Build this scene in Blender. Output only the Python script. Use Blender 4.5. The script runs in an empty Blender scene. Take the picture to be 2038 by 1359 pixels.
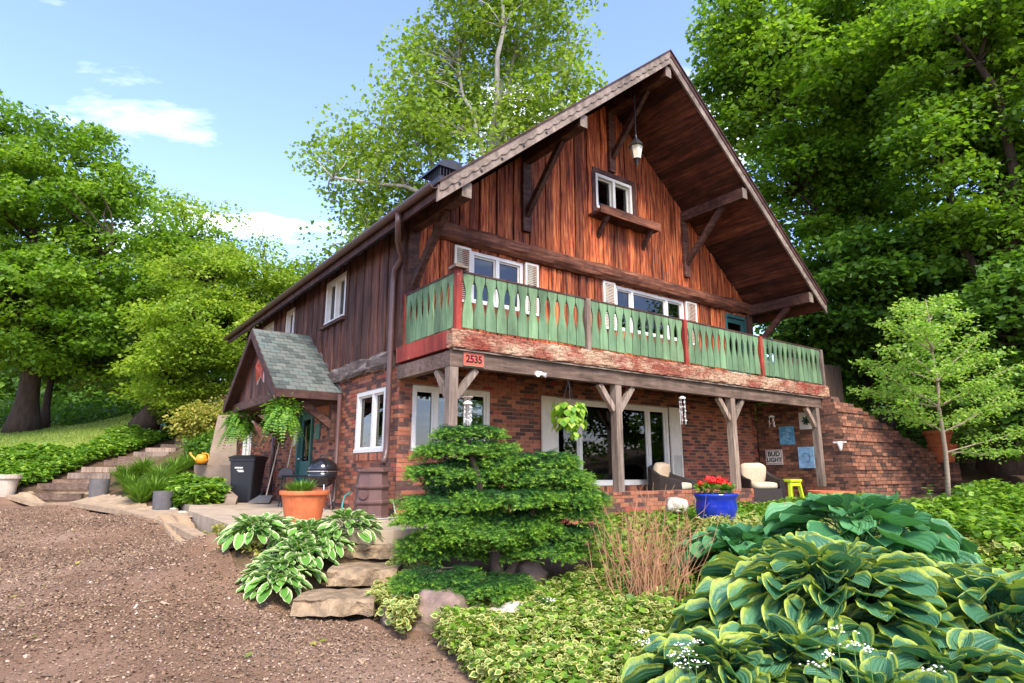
import bpy, math, random
import numpy as np
from mathutils import Vector, Matrix, noise as mnoise
random.seed(7); RNG = np.random.default_rng(7)
SC = bpy.context.scene; COL = SC.collection
# ------------------------------------------------------------------ camera
CAM = np.array([-4.6235, -9.5383, .9652]); YAW, PITCH, ROLL, FOC = .6324, .2056, .0012, 1230.09
_sy, _cy, _sp, _cp = math.sin(YAW), math.cos(YAW), math.sin(PITCH), math.cos(PITCH)
FW = np.array([_sy*_cp, _cy*_cp, _sp]); RT = np.array([_cy, -_sy, 0.]); UP = np.cross(RT, FW)
RT, UP = RT*math.cos(ROLL)+UP*math.sin(ROLL), -RT*math.sin(ROLL)+UP*math.cos(ROLL)
def P(u, v, t):                      # survey helper: photograph bearing + distance -> place in metres
    return CAM + t*(FW + RT*(u-1019)/FOC + UP*(679.5-v)/FOC)
cd = bpy.data.cameras.new('camera'); cam = bpy.data.objects.new('camera', cd); COL.objects.link(cam)
cd.sensor_width = 36; cd.lens = 36*FOC/2038; cd.clip_end = 600; cd.clip_start = .05
cam.matrix_world = Matrix([[RT[0], UP[0], -FW[0], CAM[0]], [RT[1], UP[1], -FW[1], CAM[1]], [RT[2], UP[2], -FW[2], CAM[2]], [0, 0, 0, 1]])
SC.camera = cam
# ------------------------------------------------------------------ sky, sun, exposure
SUN_EL, SUN_AZ = math.radians(47), math.atan2(-.3, -.95)          # azimuth: x, y of the direction to the sun
sd = Vector((math.sin(SUN_AZ)*math.cos(SUN_EL), math.cos(SUN_AZ)*math.cos(SUN_EL), math.sin(SUN_EL)))
world = bpy.data.worlds.new('World'); SC.world = world; world.use_nodes = True
wt = world.node_tree; wt.nodes.clear()
def wn(t, **k):
    n = wt.nodes.new(t)
    for a, b in k.items(): setattr(n, a, b)
    return n
sky = wn('ShaderNodeTexSky', sky_type='NISHITA', sun_disc=False, sun_elevation=SUN_EL, sun_rotation=SUN_AZ, air_density=1.0, dust_density=.7, ozone_density=4.0)
tc = wn('ShaderNodeTexCoord'); sep = wn('ShaderNodeSeparateXYZ'); wt.links.new(tc.outputs['Generated'], sep.inputs[0])
zc = wn('ShaderNodeMath', operation='MAXIMUM'); zc.inputs[1].default_value = .06; wt.links.new(sep.outputs[2], zc.inputs[0])
dv = []
for i in (0, 1):
    m = wn('ShaderNodeMath', operation='DIVIDE'); wt.links.new(sep.outputs[i], m.inputs[0]); wt.links.new(zc.outputs[0], m.inputs[1]); dv.append(m)
cx = wn('ShaderNodeCombineXYZ'); wt.links.new(dv[0].outputs[0], cx.inputs[0]); wt.links.new(dv[1].outputs[0], cx.inputs[1])
cx.inputs[2].default_value = 6.5
nz = wn('ShaderNodeTexNoise'); nz.inputs['Scale'].default_value = 1.1; nz.inputs['Detail'].default_value = 9; nz.inputs['Roughness'].default_value = .58; nz.inputs['Distortion'].default_value = .25
wt.links.new(cx.outputs[0], nz.inputs['Vector'])
cr = wn('ShaderNodeValToRGB'); cr.color_ramp.elements[0].position = .54; cr.color_ramp.elements[1].position = .74; cr.color_ramp.elements[1].color = (.62, .62, .62, 1)
wt.links.new(nz.outputs['Fac'], cr.inputs[0])
# thin haze veil towards the horizon + clouds are part of the sky all round
mx = wn('ShaderNodeMix', data_type='RGBA'); mx.inputs[7].default_value = (9.5, 9.6, 9.9, 1)
wt.links.new(cr.outputs[0], mx.inputs[0]); wt.links.new(sky.outputs[0], mx.inputs[6])
tint = wn('ShaderNodeMix', data_type='RGBA', blend_type='MULTIPLY'); tint.inputs[0].default_value = 1; tint.inputs[7].default_value = (1.0, .885, 1.0, 1); wt.links.new(sky.outputs[0], tint.inputs[6]); wt.links.new(tint.outputs[2], mx.inputs[6])
bg = wn('ShaderNodeBackground'); bg.inputs[1].default_value = .15; wt.links.new(mx.outputs[2], bg.inputs[0])
wo = wn('ShaderNodeOutputWorld'); wt.links.new(bg.outputs[0], wo.inputs[0])
sl = bpy.data.lights.new('sun', 'SUN'); sl.energy = 2.0; sl.angle = math.radians(20); sl.color = (1, .93, .82)
so = bpy.data.objects.new('sun', sl); COL.objects.link(so); so.rotation_euler = (-sd).to_track_quat('-Z', 'Y').to_euler(); so.location = (0, 0, 30)
vs = SC.view_settings; vs.view_transform = 'Standard'; vs.look = 'None'; vs.exposure = 1.85; vs.gamma = 1; vs.use_curve_mapping = False
SC.cycles.max_bounces = 6; SC.cycles.transparent_max_bounces = 8; SC.cycles.diffuse_bounces = 3; SC.cycles.glossy_bounces = 3; SC.cycles.transmission_bounces = 3
try: SC.cycles.use_denoising = True
except Exception: pass

# ------------------------------------------------------------------ materials
MATS = {}
def nodes(m): return m.node_tree.nodes, m.node_tree.links
def newmat(name, rough=.6, spec=.3):
    m = bpy.data.materials.new(name); m.use_nodes = True; MATS[name] = m
    b = m.node_tree.nodes['Principled BSDF']; b.inputs['Roughness'].default_value = rough
    b.inputs['Specular IOR Level'].default_value = spec
    return m, b
def ramp(m, stops, interp='LINEAR'):
    n = m.node_tree.nodes.new('ShaderNodeValToRGB'); r = n.color_ramp; r.interpolation = interp
    while len(r.elements) < len(stops): r.elements.new(.5)
    for e, (p, c) in zip(r.elements, stops): e.position = p; e.color = (*c, 1)
    return n
def noise_node(m, scale, detail=5, rough=.6, stretch=(1, 1, 1), coord='Object', rnd=0., dist=0.):
    N, L = nodes(m); t = N.new('ShaderNodeTexCoord'); mp = N.new('ShaderNodeMapping'); mp.inputs['Scale'].default_value = stretch
    L.new(t.outputs[coord], mp.inputs[0])
    if rnd:
        oi = N.new('ShaderNodeObjectInfo'); k = N.new('ShaderNodeMath'); k.operation = 'MULTIPLY'; k.inputs[1].default_value = rnd
        L.new(oi.outputs['Random'], k.inputs[0]); c = N.new('ShaderNodeCombineXYZ')
        for i in range(3): L.new(k.outputs[0], c.inputs[i])
        L.new(c.outputs[0], mp.inputs['Location'])
    n = N.new('ShaderNodeTexNoise'); n.inputs['Scale'].default_value = scale; n.inputs['Detail'].default_value = detail; n.inputs['Roughness'].default_value = rough; n.inputs['Distortion'].default_value = dist
    L.new(mp.outputs[0], n.inputs['Vector']); return n
def bump(m, b, src, strength=.3, dist=.01):
    N, L = nodes(m); bp = N.new('ShaderNodeBump'); bp.inputs['Strength'].default_value = strength; bp.inputs['Distance'].default_value = dist
    L.new(src, bp.inputs['Height']); L.new(bp.outputs[0], b.inputs['Normal']); return bp
def mixc(m, fac, a, bcol, mode='MIX'):
    N, L = nodes(m); n = N.new('ShaderNodeMix'); n.data_type = 'RGBA'; n.blend_type = mode
    for s, v in ((0, fac), (6, a), (7, bcol)):
        if isinstance(v, (int, float)): n.inputs[s].default_value = v
        elif isinstance(v, tuple): n.inputs[s].default_value = (*v, 1)
        else: L.new(v, n.inputs[s])
    return n.outputs[2]
def randsrc(m, src):
    N, L = nodes(m)
    if src == 'obj': return N.new('ShaderNodeObjectInfo').outputs['Random']
    a = N.new('ShaderNodeAttribute'); a.attribute_name = 'rnd'; return a.outputs['Fac']
def rgbscale(c, k): return tuple(min(1, x*k) for x in c)
def mat_simple(name, c, rough=.6, spec=.3, var=.35, scale=6, bmp=.15, stretch=(1, 1, 1), bd=.01, metal=0, fine=None):
    m, b = newmat(name, rough, spec); N, L = nodes(m); n = noise_node(m, scale, 6, .62, stretch)
    r = ramp(m, [(.25, rgbscale(c, 1-var)), (.75, rgbscale(c, 1+var*.8))]); L.new(n.outputs['Fac'], r.inputs[0]); L.new(r.outputs[0], b.inputs['Base Color'])
    b.inputs['Metallic'].default_value = metal
    if bmp: bump(m, b, (noise_node(m, fine, 4, .6).outputs['Fac'] if fine else n.outputs['Fac']), bmp, bd)
    return m
def mat_pieces(name, stops, src, rough=.8, interp='LINEAR', nscale=25, amount=.5, bmp=.4, spec=.25):
    m, b = newmat(name, rough, spec); N, L = nodes(m)
    r = ramp(m, stops, interp); L.new(randsrc(m, src), r.inputs[0])
    n = noise_node(m, nscale, 5, .65, rnd=20 if src == 'obj' else 0); g = ramp(m, [(.3, (.45, .45, .45)), (.7, (1.2, 1.2, 1.2))]); L.new(n.outputs['Fac'], g.inputs[0])
    L.new(mixc(m, amount, r.outputs[0], g.outputs[0], 'MULTIPLY'), b.inputs['Base Color']); bump(m, b, n.outputs['Fac'], bmp, .006)
    return m
def mat_wood(name, dark, mid, light, rnd=True, stretch=(14, 14, .9), rough=.7, wear=None, wearpos=(.6, .7), bmp=.5, varlo=.45, stops3=(.28, .5, .72)):
    m, b = newmat(name, rough, .25); N, L = nodes(m)
    n = noise_node(m, 1.6, 8, .62, stretch, rnd=30 if rnd else 0, dist=.6)
    r = ramp(m, [(stops3[0], dark), (stops3[1], mid), (stops3[2], light)]); L.new(n.outputs['Fac'], r.inputs[0]); col = r.outputs[0]
    if rnd:
        oi = N.new('ShaderNodeObjectInfo'); rr = ramp(m, [(0, (varlo,)*3), (.5, (.85, .85, .85)), (1, (1.25, 1.2, 1.15))]); L.new(oi.outputs['Random'], rr.inputs[0])
        col = mixc(m, 1., col, rr.outputs[0], 'MULTIPLY')
    big = noise_node(m, .9, 5, .7, (1.4, 1.4, .6)); bb = ramp(m, [(.33, (.3, .27, .26)), (.6, (1, 1, 1))]); L.new(big.outputs['Fac'], bb.inputs[0])
    col = mixc(m, .75, col, bb.outputs[0], 'MULTIPLY')
    if wear:
        w = noise_node(m, 7, 9, .75, (1, 1, .7)); wr = ramp(m, [(wearpos[0], (0, 0, 0)), (wearpos[1], (1, 1, 1))]); L.new(w.outputs['Fac'], wr.inputs[0])
        col = mixc(m, wr.outputs[0], col, wear)
    L.new(col, b.inputs['Base Color']); bump(m, b, n.outputs['Fac'], bmp, .008); return m
def mat_leaf(name, stops, trans=.3, rough=.5, edge=None, edgepos=(.55, .8), spec=.3, tcol=1.6):
    m, b = newmat(name, rough, spec); N, L = nodes(m)
    r = ramp(m, stops); L.new(randsrc(m, 'attr'), r.inputs[0]); col = r.outputs[0]
    if edge:
        a = N.new('ShaderNodeAttribute'); a.attribute_name = 'edge'; er = ramp(m, [(edgepos[0], (0, 0, 0)), (edgepos[1], (1, 1, 1))]); L.new(a.outputs['Fac'], er.inputs[0])
        col = mixc(m, er.outputs[0], col, edge)
    L.new(col, b.inputs['Base Color'])
    t = N.new('ShaderNodeBsdfTranslucent'); L.new(mixc(m, 1., col, (tcol, tcol*1.05, tcol*.55), 'MULTIPLY'), t.inputs[0])
    ms = N.new('ShaderNodeMixShader'); ms.inputs[0].default_value = trans; L.new(b.outputs[0], ms.inputs[1]); L.new(t.outputs[0], ms.inputs[2])
    L.new(ms.outputs[0], N['Material Output'].inputs[0]); return m

BR = [(0, (.085, .043, .034)), (.18, (.115, .055, .041)), (.32, (.17, .07, .045)), (.42, (.3, .108, .055)), (.62, (.37, .14, .07)), (.8, (.26, .075, .042)), (.93, (.42, .165, .09)), (1, (.3, .045, .035))]
mat_pieces('brick_piece', BR, 'obj'); mat_pieces('brick_mass', BR, 'attr')
BR2 = [(0, (.07, .042, .03)), (.3, (.16, .08, .05)), (.6, (.26, .11, .06)), (1, (.36, .165, .095))]
mat_pieces('brick_garden', BR2, 'obj', nscale=14, amount=.8); mat_pieces('brick_garden_mass', BR2, 'attr', nscale=14, amount=.8)
mat_simple('mortar', (.34, .26, .2), .95, .1, .35, 9, .3)
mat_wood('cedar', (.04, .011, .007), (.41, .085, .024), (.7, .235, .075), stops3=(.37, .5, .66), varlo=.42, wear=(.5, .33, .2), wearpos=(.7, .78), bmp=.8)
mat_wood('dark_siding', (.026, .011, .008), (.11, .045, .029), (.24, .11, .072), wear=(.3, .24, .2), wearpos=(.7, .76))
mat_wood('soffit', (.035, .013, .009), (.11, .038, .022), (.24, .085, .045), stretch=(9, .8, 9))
mat_wood('brown_trim', (.03, .014, .011), (.075, .034, .026), (.12, .06, .045), rnd=False, stretch=(3, 3, 3), bmp=.15)
mat_wood('beam_wood', (.035, .016, .011), (.1, .045, .03), (.19, .1, .065), rnd=True, stretch=(3, 3, 10), varlo=.7)
mat_wood('log_wood', (.03, .012, .008), (.13, .045, .022), (.3, .12, .06), rnd=False, stretch=(.8, 8, 8), wear=(.42, .2, .1), wearpos=(.66, .72))
mat_wood('grey_wood', (.12, .085, .06), (.27, .2, .145), (.4, .32, .25), rnd=True, stretch=(16, 16, 1.2), varlo=.75)
mat_wood('grey_beam', (.07, .045, .03), (.17, .11, .075), (.27, .19, .14), rnd=True, stretch=(1.2, 12, 12), varlo=.8)
mat_wood('fascia_grey', (.11, .08, .06), (.23, .175, .13), (.34, .27, .21), rnd=False, stretch=(4, 4, 4))
mat_wood('red_paint', (.2, .03, .02), (.34, .05, .03), (.4, .075, .045), rnd=True, stretch=(5, 5, 1), wear=(.42, .3, .2), wearpos=(.6, .68), varlo=.8)
m, b = newmat('carved_beam', .85, .2); N, L = nodes(m)
def _vor(m, sc, st, feat):
    N, L = nodes(m); t = N.new('ShaderNodeTexCoord'); mp = N.new('ShaderNodeMapping'); mp.inputs['Scale'].default_value = st; nzz = N.new('ShaderNodeTexNoise'); nzz.inputs['Scale'].default_value = 5; ad = N.new('ShaderNodeMix'); ad.data_type = 'VECTOR'; ad.inputs[0].default_value = .12
    L.new(t.outputs['Object'], mp.inputs[0]); L.new(mp.outputs[0], nzz.inputs['Vector']); L.new(mp.outputs[0], ad.inputs[4]); L.new(nzz.outputs['Color'], ad.inputs[5]); v = N.new('ShaderNodeTexVoronoi'); v.feature = feat; v.inputs['Scale'].default_value = sc; L.new(ad.outputs[1], v.inputs['Vector']); return v
v1 = _vor(m, 1., (5, 5, 24), 'DISTANCE_TO_EDGE'); v2 = _vor(m, 1., (5, 5, 24), 'F1'); cr1 = ramp(m, [(.0, (.38, .3, .26)), (.07, (1, 1, 1))]); L.new(v1.outputs['Distance'], cr1.inputs[0])
pn = noise_node(m, 1.1, 6, .7, (1, 1, 2)); pr1 = ramp(m, [(.36, (.28, .06, .04)), (.46, (.32, .13, .08)), (.56, (.48, .33, .21))]); L.new(pn.outputs['Fac'], pr1.inputs[0]); fn2 = noise_node(m, 30, 6, .7); fr2 = ramp(m, [(.35, (.45, .42, .4)), (.65, (1.2, 1.2, 1.2))]); L.new(fn2.outputs['Fac'], fr2.inputs[0])
sepc = N.new('ShaderNodeSeparateColor'); L.new(v2.outputs['Color'], sepc.inputs[0]); pv = ramp(m, [(0, (.75, .7, .65)), (1, (1.15, 1.1, 1.1))]); L.new(sepc.outputs[0], pv.inputs[0])
L.new(mixc(m, .8, mixc(m, 1., mixc(m, 1., pr1.outputs[0], pv.outputs[0], 'MULTIPLY'), cr1.outputs[0], 'MULTIPLY'), fr2.outputs[0], 'MULTIPLY'), b.inputs['Base Color']); bump(m, b, mixc(m, .5, v1.outputs['Distance'], fn2.outputs['Fac']), 1., .03)
mat_wood('green_paint', (.1, .185, .085), (.15, .255, .125), (.2, .31, .165), rnd=True, stretch=(9, 9, .8), wear=(.22, .3, .16), wearpos=(.68, .74), varlo=.8, bmp=.2)
mat_wood('weathered_log', (.05, .035, .028), (.13, .095, .075), (.36, .3, .25), rnd=False, stretch=(6, 1.2, 6), bmp=1.)
mat_simple('white_trim', (.62, .6, .53), .5, .4, .12, 5, .08)
mat_simple('cream_shutter', (.62, .58, .47), .55, .35, .15, 4, .08)
mat_simple('blind', (.75, .74, .7), .6, .3, .1, 4, 0)
mat_simple('room_dark', (.06, .05, .045), .9, .1, .5, 2, 0)
mat_simple('gutter', (.085, .043, .035), .4, .5, .2, 5, .05)
mat_pieces('shingle', [(0, (.06, .07, .06)), (.35, (.1, .115, .095)), (.7, (.145, .15, .125)), (1, (.11, .145, .12))], 'obj', .9, nscale=40, amount=.6)
mat_simple('roof_shingle', (.1, .075, .065), .9, .2, .4, 8, .4)
mat_simple('concrete', (.37, .285, .19), .9, .2, .3, 3, .25, fine=60)
mat_simple('concrete_wall', (.26, .195, .135), .9, .2, .35, 2.2, .3, fine=40)
mat_simple('stone_slab', (.25, .175, .1), .85, .25, .6, 7, .9, bd=.03, fine=18)
mat_simple('boulder_pink', (.21, .14, .105), .85, .25, .55, 7, .7, bd=.02)
mat_simple('boulder_pale', (.5, .44, .34), .85, .25, .6, 9, .7, bd=.02)
mat_simple('path_stone', (.34, .24, .145), .9, .2, .4, 5, .4)
mat_simple('terracotta', (.5, .13, .045), .75, .25, .4, 6, .25)
mat_simple('blue_glaze', (.012, .03, .3), .12, .6, .4, 3, 0)
mat_simple('black_plastic', (.014, .015, .018), .42, .45, .2, 5, .05)
mat_simple('black_enamel', (.012, .012, .013), .1, .6, .1, 5, 0)
mat_simple('dark_metal', (.05, .05, .052), .4, .5, .2, 8, 0, metal=.6)
mat_simple('steel', (.5, .5, .5), .3, .5, .15, 8, 0, metal=.9)
mat_simple('barrel_brown', (.115, .06, .05), .55, .35, .2, 6, .12)
mat_simple('hose_green', (.03, .22, .2), .4, .4, .2, 5, 0)
mat_simple('hose_grey', (.3, .32, .28), .45, .4, .2, 5, 0)
mat_simple('grey_pot', (.11, .102, .097), .8, .25, .25, 5, .2)
mat_simple('pale_pot', (.45, .38, .29), .85, .25, .3, 5, .25)
mat_simple('orange_plastic', (.75, .3, .02), .4, .4, .12, 5, 0)
mat_simple('yellow_paint', (.5, .62, .02), .45, .4, .12, 5, .05)
mat_simple('cushion', (.55, .42, .28), .95, .1, .25, 30, .3)
mat_simple('teal_paint', (.12, .42, .38), .6, .3, .15, 5, .05)
mat_simple('green_door', (.03, .1, .085), .5, .35, .3, 5, .1)
mat_simple('red_shed', (.38, .09, .05), .8, .2, .3, 4, .1)
mat_simple('sign_orange', (.5, .095, .05), .5, .3, .2, 7, 0)
mat_simple('sign_white', (.72, .69, .6), .5, .35, .12, 6, 0)
mat_simple('print_black', (.01, .01, .01), .6, .3, 0, 5, 0)
mat_simple('print_blue', (.13, .38, .55), .6, .3, .6, 5, 0)
mat_simple('print_sky', (.3, .52, .7), .6, .3, .5, 9, 0)
mat_simple('print_green', (.05, .14, .09), .6, .3, .4, 5, 0)
mat_simple('flower_red', (.75, .015, .01), .6, .3, .3, 30, 0)
mat_simple('ivory', (.72, .68, .6), .5, .35, .2, 12, .1)
mat_simple('swan_green', (.38, .48, .38), .4, .4, .15, 8, 0)
mat_simple('star_red', (.42, .085, .045), .7, .3, .35, 9, .15)
mat_simple('bark', (.06, .042, .03), .95, .15, .5, 7, .8, (1, 1, .25), .03)
mat_simple('bark_pale', (.4, .37, .3), .9, .2, .45, 3, .3, (1, 1, .5))
mat_simple('bark_young', (.3, .23, .16), .9, .2, .4, 18, .3, (1, 1, 4))
mat_simple('twig', (.4, .2, .1), .8, .2, .35, 10, 0)
mat_simple('soil', (.1, .062, .04), .98, .05, .5, 12, .8, bd=.03)
mat_simple('fence_wood', (.075, .05, .035), .9, .2, .4, 5, .3, (4, 4, .4))
# wicker: woven bands
m, b = newmat('wicker', .5, .4); N, L = nodes(m); t = N.new('ShaderNodeTexCoord'); w = N.new('ShaderNodeTexWave'); w.bands_direction = 'Z'; w.inputs['Scale'].default_value = 22; w.inputs['Distortion'].default_value = 3; w.inputs['Detail Scale'].default_value = 6
L.new(t.outputs['Object'], w.inputs[0]); r = ramp(m, [(.2, (.012, .009, .008)), (.8, (.06, .045, .038))]); L.new(w.outputs['Fac'], r.inputs[0]); L.new(r.outputs[0], b.inputs['Base Color']); bump(m, b, w.outputs['Fac'], .8, .01)
# lamp glass
m, b = newmat('lamp_glass', .25, .5); b.inputs['Base Color'].default_value = (.6, .55, .4, 1)
# window glass: clear thin pane with real reflection
m = bpy.data.materials.new('glass'); m.use_nodes = True; MATS['glass'] = m; N, L = nodes(m); N.remove(N['Principled BSDF'])
fr = N.new('ShaderNodeFresnel'); fr.inputs[0].default_value = 1.75; gl = N.new('ShaderNodeBsdfGlossy'); gl.inputs['Roughness'].default_value = .015; tr = N.new('ShaderNodeBsdfTransparent'); tr.inputs[0].default_value = (.55, .6, .57, 1)
nn = noise_node(m, 1.3, 2, .5); bp = N.new('ShaderNodeBump'); bp.inputs['Strength'].default_value = .06; bp.inputs['Distance'].default_value = .02; L.new(nn.outputs['Fac'], bp.inputs['Height']); L.new(bp.outputs[0], gl.inputs['Normal'])
ms = N.new('ShaderNodeMixShader'); L.new(fr.outputs[0], ms.inputs[0]); L.new(tr.outputs[0], ms.inputs[1]); L.new(gl.outputs[0], ms.inputs[2]); L.new(ms.outputs[0], N['Material Output'].inputs[0])
# ground materials
def mat_ground(name, stops, scale, fine, bmp=.6, mixamt=.5):
    m, b = newmat(name, .95, .12); N, L = nodes(m); n = noise_node(m, scale, 8, .65); r = ramp(m, stops); L.new(n.outputs['Fac'], r.inputs[0])
    f = noise_node(m, fine, 6, .7); g = ramp(m, [(.3, (.35, .33, .32)), (.7, (1.35, 1.3, 1.25))]); L.new(f.outputs['Fac'], g.inputs[0])
    L.new(mixc(m, mixamt, r.outputs[0], g.outputs[0], 'MULTIPLY'), b.inputs['Base Color']); bump(m, b, f.outputs['Fac'], bmp, .02); return m
mat_ground('drive', [(.3, (.12, .072, .042)), (.5, (.22, .132, .08)), (.7, (.32, .21, .14))], .5, 60, .8, .7)
mat_ground('earth', [(.3, (.07, .045, .025)), (.6, (.12, .078, .042)), (.8, (.17, .11, .065))], 1.3, 20)
mat_ground('grass_ground', [(.3, (.1, .16, .02)), (.55, (.17, .23, .035)), (.75, (.24, .27, .06))], .35, 45)
CH = [(0, (.06, .036, .022)), (.3, (.17, .105, .056)), (.65, (.28, .185, .105)), (.94, (.36, .25, .165)), (1, (.42, .34, .26))]
mat_pieces('chips', CH, 'attr', .9, nscale=30, amount=.3, bmp=.1)
# foliage
mat_leaf('leaf_maple', [(0, (0.0549, 0.12, 0.0096)), (.5, (0.122, 0.23, 0.016)), (1, (0.244, 0.36, 0.028))], .45)
mat_leaf('leaf_dark', [(0, (0.0427, 0.1, 0.0128)), (.6, (0.0915, 0.19, 0.02)), (1, (0.171, 0.29, 0.032))], .42)
mat_leaf('leaf_olive', [(0, (.06, .1, .014)), (.5, (.12, .18, .024)), (.9, (.18, .21, .035)), (1, (.24, .12, .04))], .4)
mat_leaf('leaf_lime', [(0, (0.0976, 0.19, 0.016)), (.5, (0.207, 0.31, 0.024)), (1, (0.342, 0.42, 0.044))], .45)
mat_leaf('leaf_sycamore', [(0, (.1, .17, .02)), (.5, (.19, .28, .03)), (1, (.3, .37, .055))], .45)
mat_leaf('leaf_yellow', [(0, (.15, .2, .03)), (.5, (.28, .28, .04)), (1, (.42, .34, .07))], .35)
mat_leaf('leaf_jmaple', [(0, (.12, .24, .035)), (.5, (.24, .39, .06)), (1, (.4, .5, .13))], .45)
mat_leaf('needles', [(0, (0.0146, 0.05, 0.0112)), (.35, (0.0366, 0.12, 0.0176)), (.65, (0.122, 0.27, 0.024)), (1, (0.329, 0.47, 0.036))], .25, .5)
mat_leaf('leaf_ivy', [(0, (0.0488, 0.11, 0.012)), (.5, (0.122, 0.25, 0.02)), (1, (0.268, 0.4, 0.04))], .35)
mat_leaf('leaf_fern', [(0, (0.0366, 0.11, 0.012)), (.5, (0.0976, 0.24, 0.02)), (1, (0.22, 0.36, 0.036))], .35)
mat_leaf('blade', [(0, (0.061, 0.14, 0.012)), (.5, (0.11, 0.22, 0.02)), (1, (0.207, 0.31, 0.04))], .3)
mat_leaf('lawn_blade', [(0, (.1, .17, .02)), (.5, (.17, .24, .035)), (1, (.27, .3, .07))], .3)
mat_leaf('leaf_variegated', [(0, (0.061, 0.13, 0.024)), (.5, (0.11, 0.2, 0.036)), (1, (0.171, 0.26, 0.056))], .25, edge=(0.561, 0.5, 0.152), edgepos=(.6, .85))
mat_leaf('leaf_pothos', [(0, (.1, .25, .02)), (.5, (.2, .36, .03)), (1, (.36, .46, .06))], .35)
def mat_hosta(name, c0, c1, edge, e0, e1, src='obj'):
    m, b = newmat(name, .42, .4); N, L = nodes(m)
    r = ramp(m, [(0, c0), (1, c1)]); L.new(randsrc(m, src), r.inputs[0])
    a = N.new('ShaderNodeAttribute'); a.attribute_name = 'edge'; n = noise_node(m, 9, 4, .7, rnd=20)
    s = N.new('ShaderNodeMath'); s.operation = 'MULTIPLY_ADD'; s.inputs[1].default_value = .45; s.inputs[2].default_value = -.22; L.new(n.outputs['Fac'], s.inputs[0])
    s2 = N.new('ShaderNodeMath'); s2.operation = 'ADD'; L.new(a.outputs['Fac'], s2.inputs[0]); L.new(s.outputs[0], s2.inputs[1])
    er = ramp(m, [(e0, (0, 0, 0)), (e1, (1, 1, 1))]); L.new(s2.outputs[0], er.inputs[0])
    col = mixc(m, er.outputs[0], r.outputs[0], edge); bn = noise_node(m, 5, 5, .7, rnd=50); ba = N.new('ShaderNodeMath'); ba.operation = 'MULTIPLY_ADD'; ba.inputs[1].default_value = .22; L.new(a.outputs['Fac'], ba.inputs[0]); L.new(bn.outputs['Fac'], ba.inputs[2]); bq = ramp(m, [(.82, (0, 0, 0)), (.88, (1, 1, 1))]); L.new(ba.outputs[0], bq.inputs[0]); col = mixc(m, bq.outputs[0], col, (.3, .15, .05)); L.new(col, b.inputs['Base Color'])
    v = N.new('ShaderNodeAttribute'); v.attribute_name = 'vein'; k1 = N.new('ShaderNodeMath'); k1.operation = 'MULTIPLY'; k1.inputs[1].default_value = 30; L.new(v.outputs['Fac'], k1.inputs[0]); k2 = N.new('ShaderNodeMath'); k2.operation = 'SINE'; L.new(k1.outputs[0], k2.inputs[0]); q = noise_node(m, 26, 2, .5); ad = N.new('ShaderNodeMath'); ad.operation = 'MULTIPLY_ADD'; ad.inputs[1].default_value = .35; L.new(k2.outputs[0], ad.inputs[0]); L.new(q.outputs['Fac'], ad.inputs[2])
    bump(m, b, ad.outputs[0], .55, .012)
    t = N.new('ShaderNodeBsdfTranslucent'); L.new(mixc(m, 1., col, (1.4, 1.5, .7), 'MULTIPLY'), t.inputs[0]); ms = N.new('ShaderNodeMixShader'); ms.inputs[0].default_value = .2
    L.new(b.outputs[0], ms.inputs[1]); L.new(t.outputs[0], ms.inputs[2]); L.new(ms.outputs[0], N['Material Output'].inputs[0])
mat_hosta('hosta_blue', (.03, .115, .055), (.085, .225, .1), (.36, .43, .05), .68, .96)
mat_hosta('hosta_green', (.04, .15, .055), (.1, .28, .1), (.14, .33, .08), .9, 1.2)
mat_hosta('hosta_white', (.08, .23, .03), (.16, .36, .05), (.62, .66, .34), .62, .82)

# ------------------------------------------------------------------ geometry helpers
WL = {}
def wl(o): return WL.get(o.name, np.zeros(3)) if o else np.zeros(3)
def empty(name, loc=(0, 0, 0), parent=None):
    o = bpy.data.objects.new(name, None); COL.objects.link(o); o.empty_display_size = .1
    o.location = np.array(loc, float) - wl(parent); o.parent = parent; WL[o.name] = np.array(loc, float); return o
def tag(o, label=None, cat=None, group=None, kind=None):
    if label: o['label'] = label
    if cat: o['category'] = cat
    if group: o['group'] = group
    if kind: o['kind'] = kind
    return o
def thing(name, label, cat, loc, group=None): return tag(empty(name, loc), label, cat, group)
def raw_mesh(name, V, F, mat, attrs=None, smooth=False):
    me = bpy.data.meshes.new(name); V = np.asarray(V, np.float32).reshape(-1, 3)
    if isinstance(F, np.ndarray):
        k = F.shape[1]; me.vertices.add(len(V)); me.vertices.foreach_set('co', V.ravel()); me.loops.add(F.size); me.loops.foreach_set('vertex_index', F.ravel().astype(np.int32))
        me.polygons.add(len(F)); me.polygons.foreach_set('loop_start', np.arange(0, F.size, k, dtype=np.int32)); me.update(calc_edges=True)
    else: me.from_pydata(V.tolist(), [], F); me.update()
    for an, (dom, arr) in (attrs or {}).items():
        a = me.attributes.new(an, 'FLOAT', dom); a.data.foreach_set('value', np.asarray(arr, np.float32))
    if mat: me.materials.append(MATS[mat])
    if smooth: me.polygons.foreach_set('use_smooth', [True]*len(me.polygons))
    return me
def link(name, me, parent=None, loc=(0, 0, 0)):
    o = bpy.data.objects.new(name, me); COL.objects.link(o); o.parent = parent; o.location = np.array(loc, float) - wl(parent); WL[o.name] = np.array(loc, float); return o
def mk(name, V, F, mat, parent=None, attrs=None, smooth=False, origin=None):
    V = np.asarray(V, float).reshape(-1, 3)
    if origin is None: origin = wl(parent) if parent else np.array([V[:, 0].mean(), V[:, 1].mean(), V[:, 2].min()])
    origin = np.array(origin, float)
    return link(name, raw_mesh(name, V-origin, F, mat, attrs, smooth), parent, origin)
BOXF = [(0, 3, 2, 1), (4, 5, 6, 7), (0, 1, 5, 4), (1, 2, 6, 5), (2, 3, 7, 6), (3, 0, 4, 7)]
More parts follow.
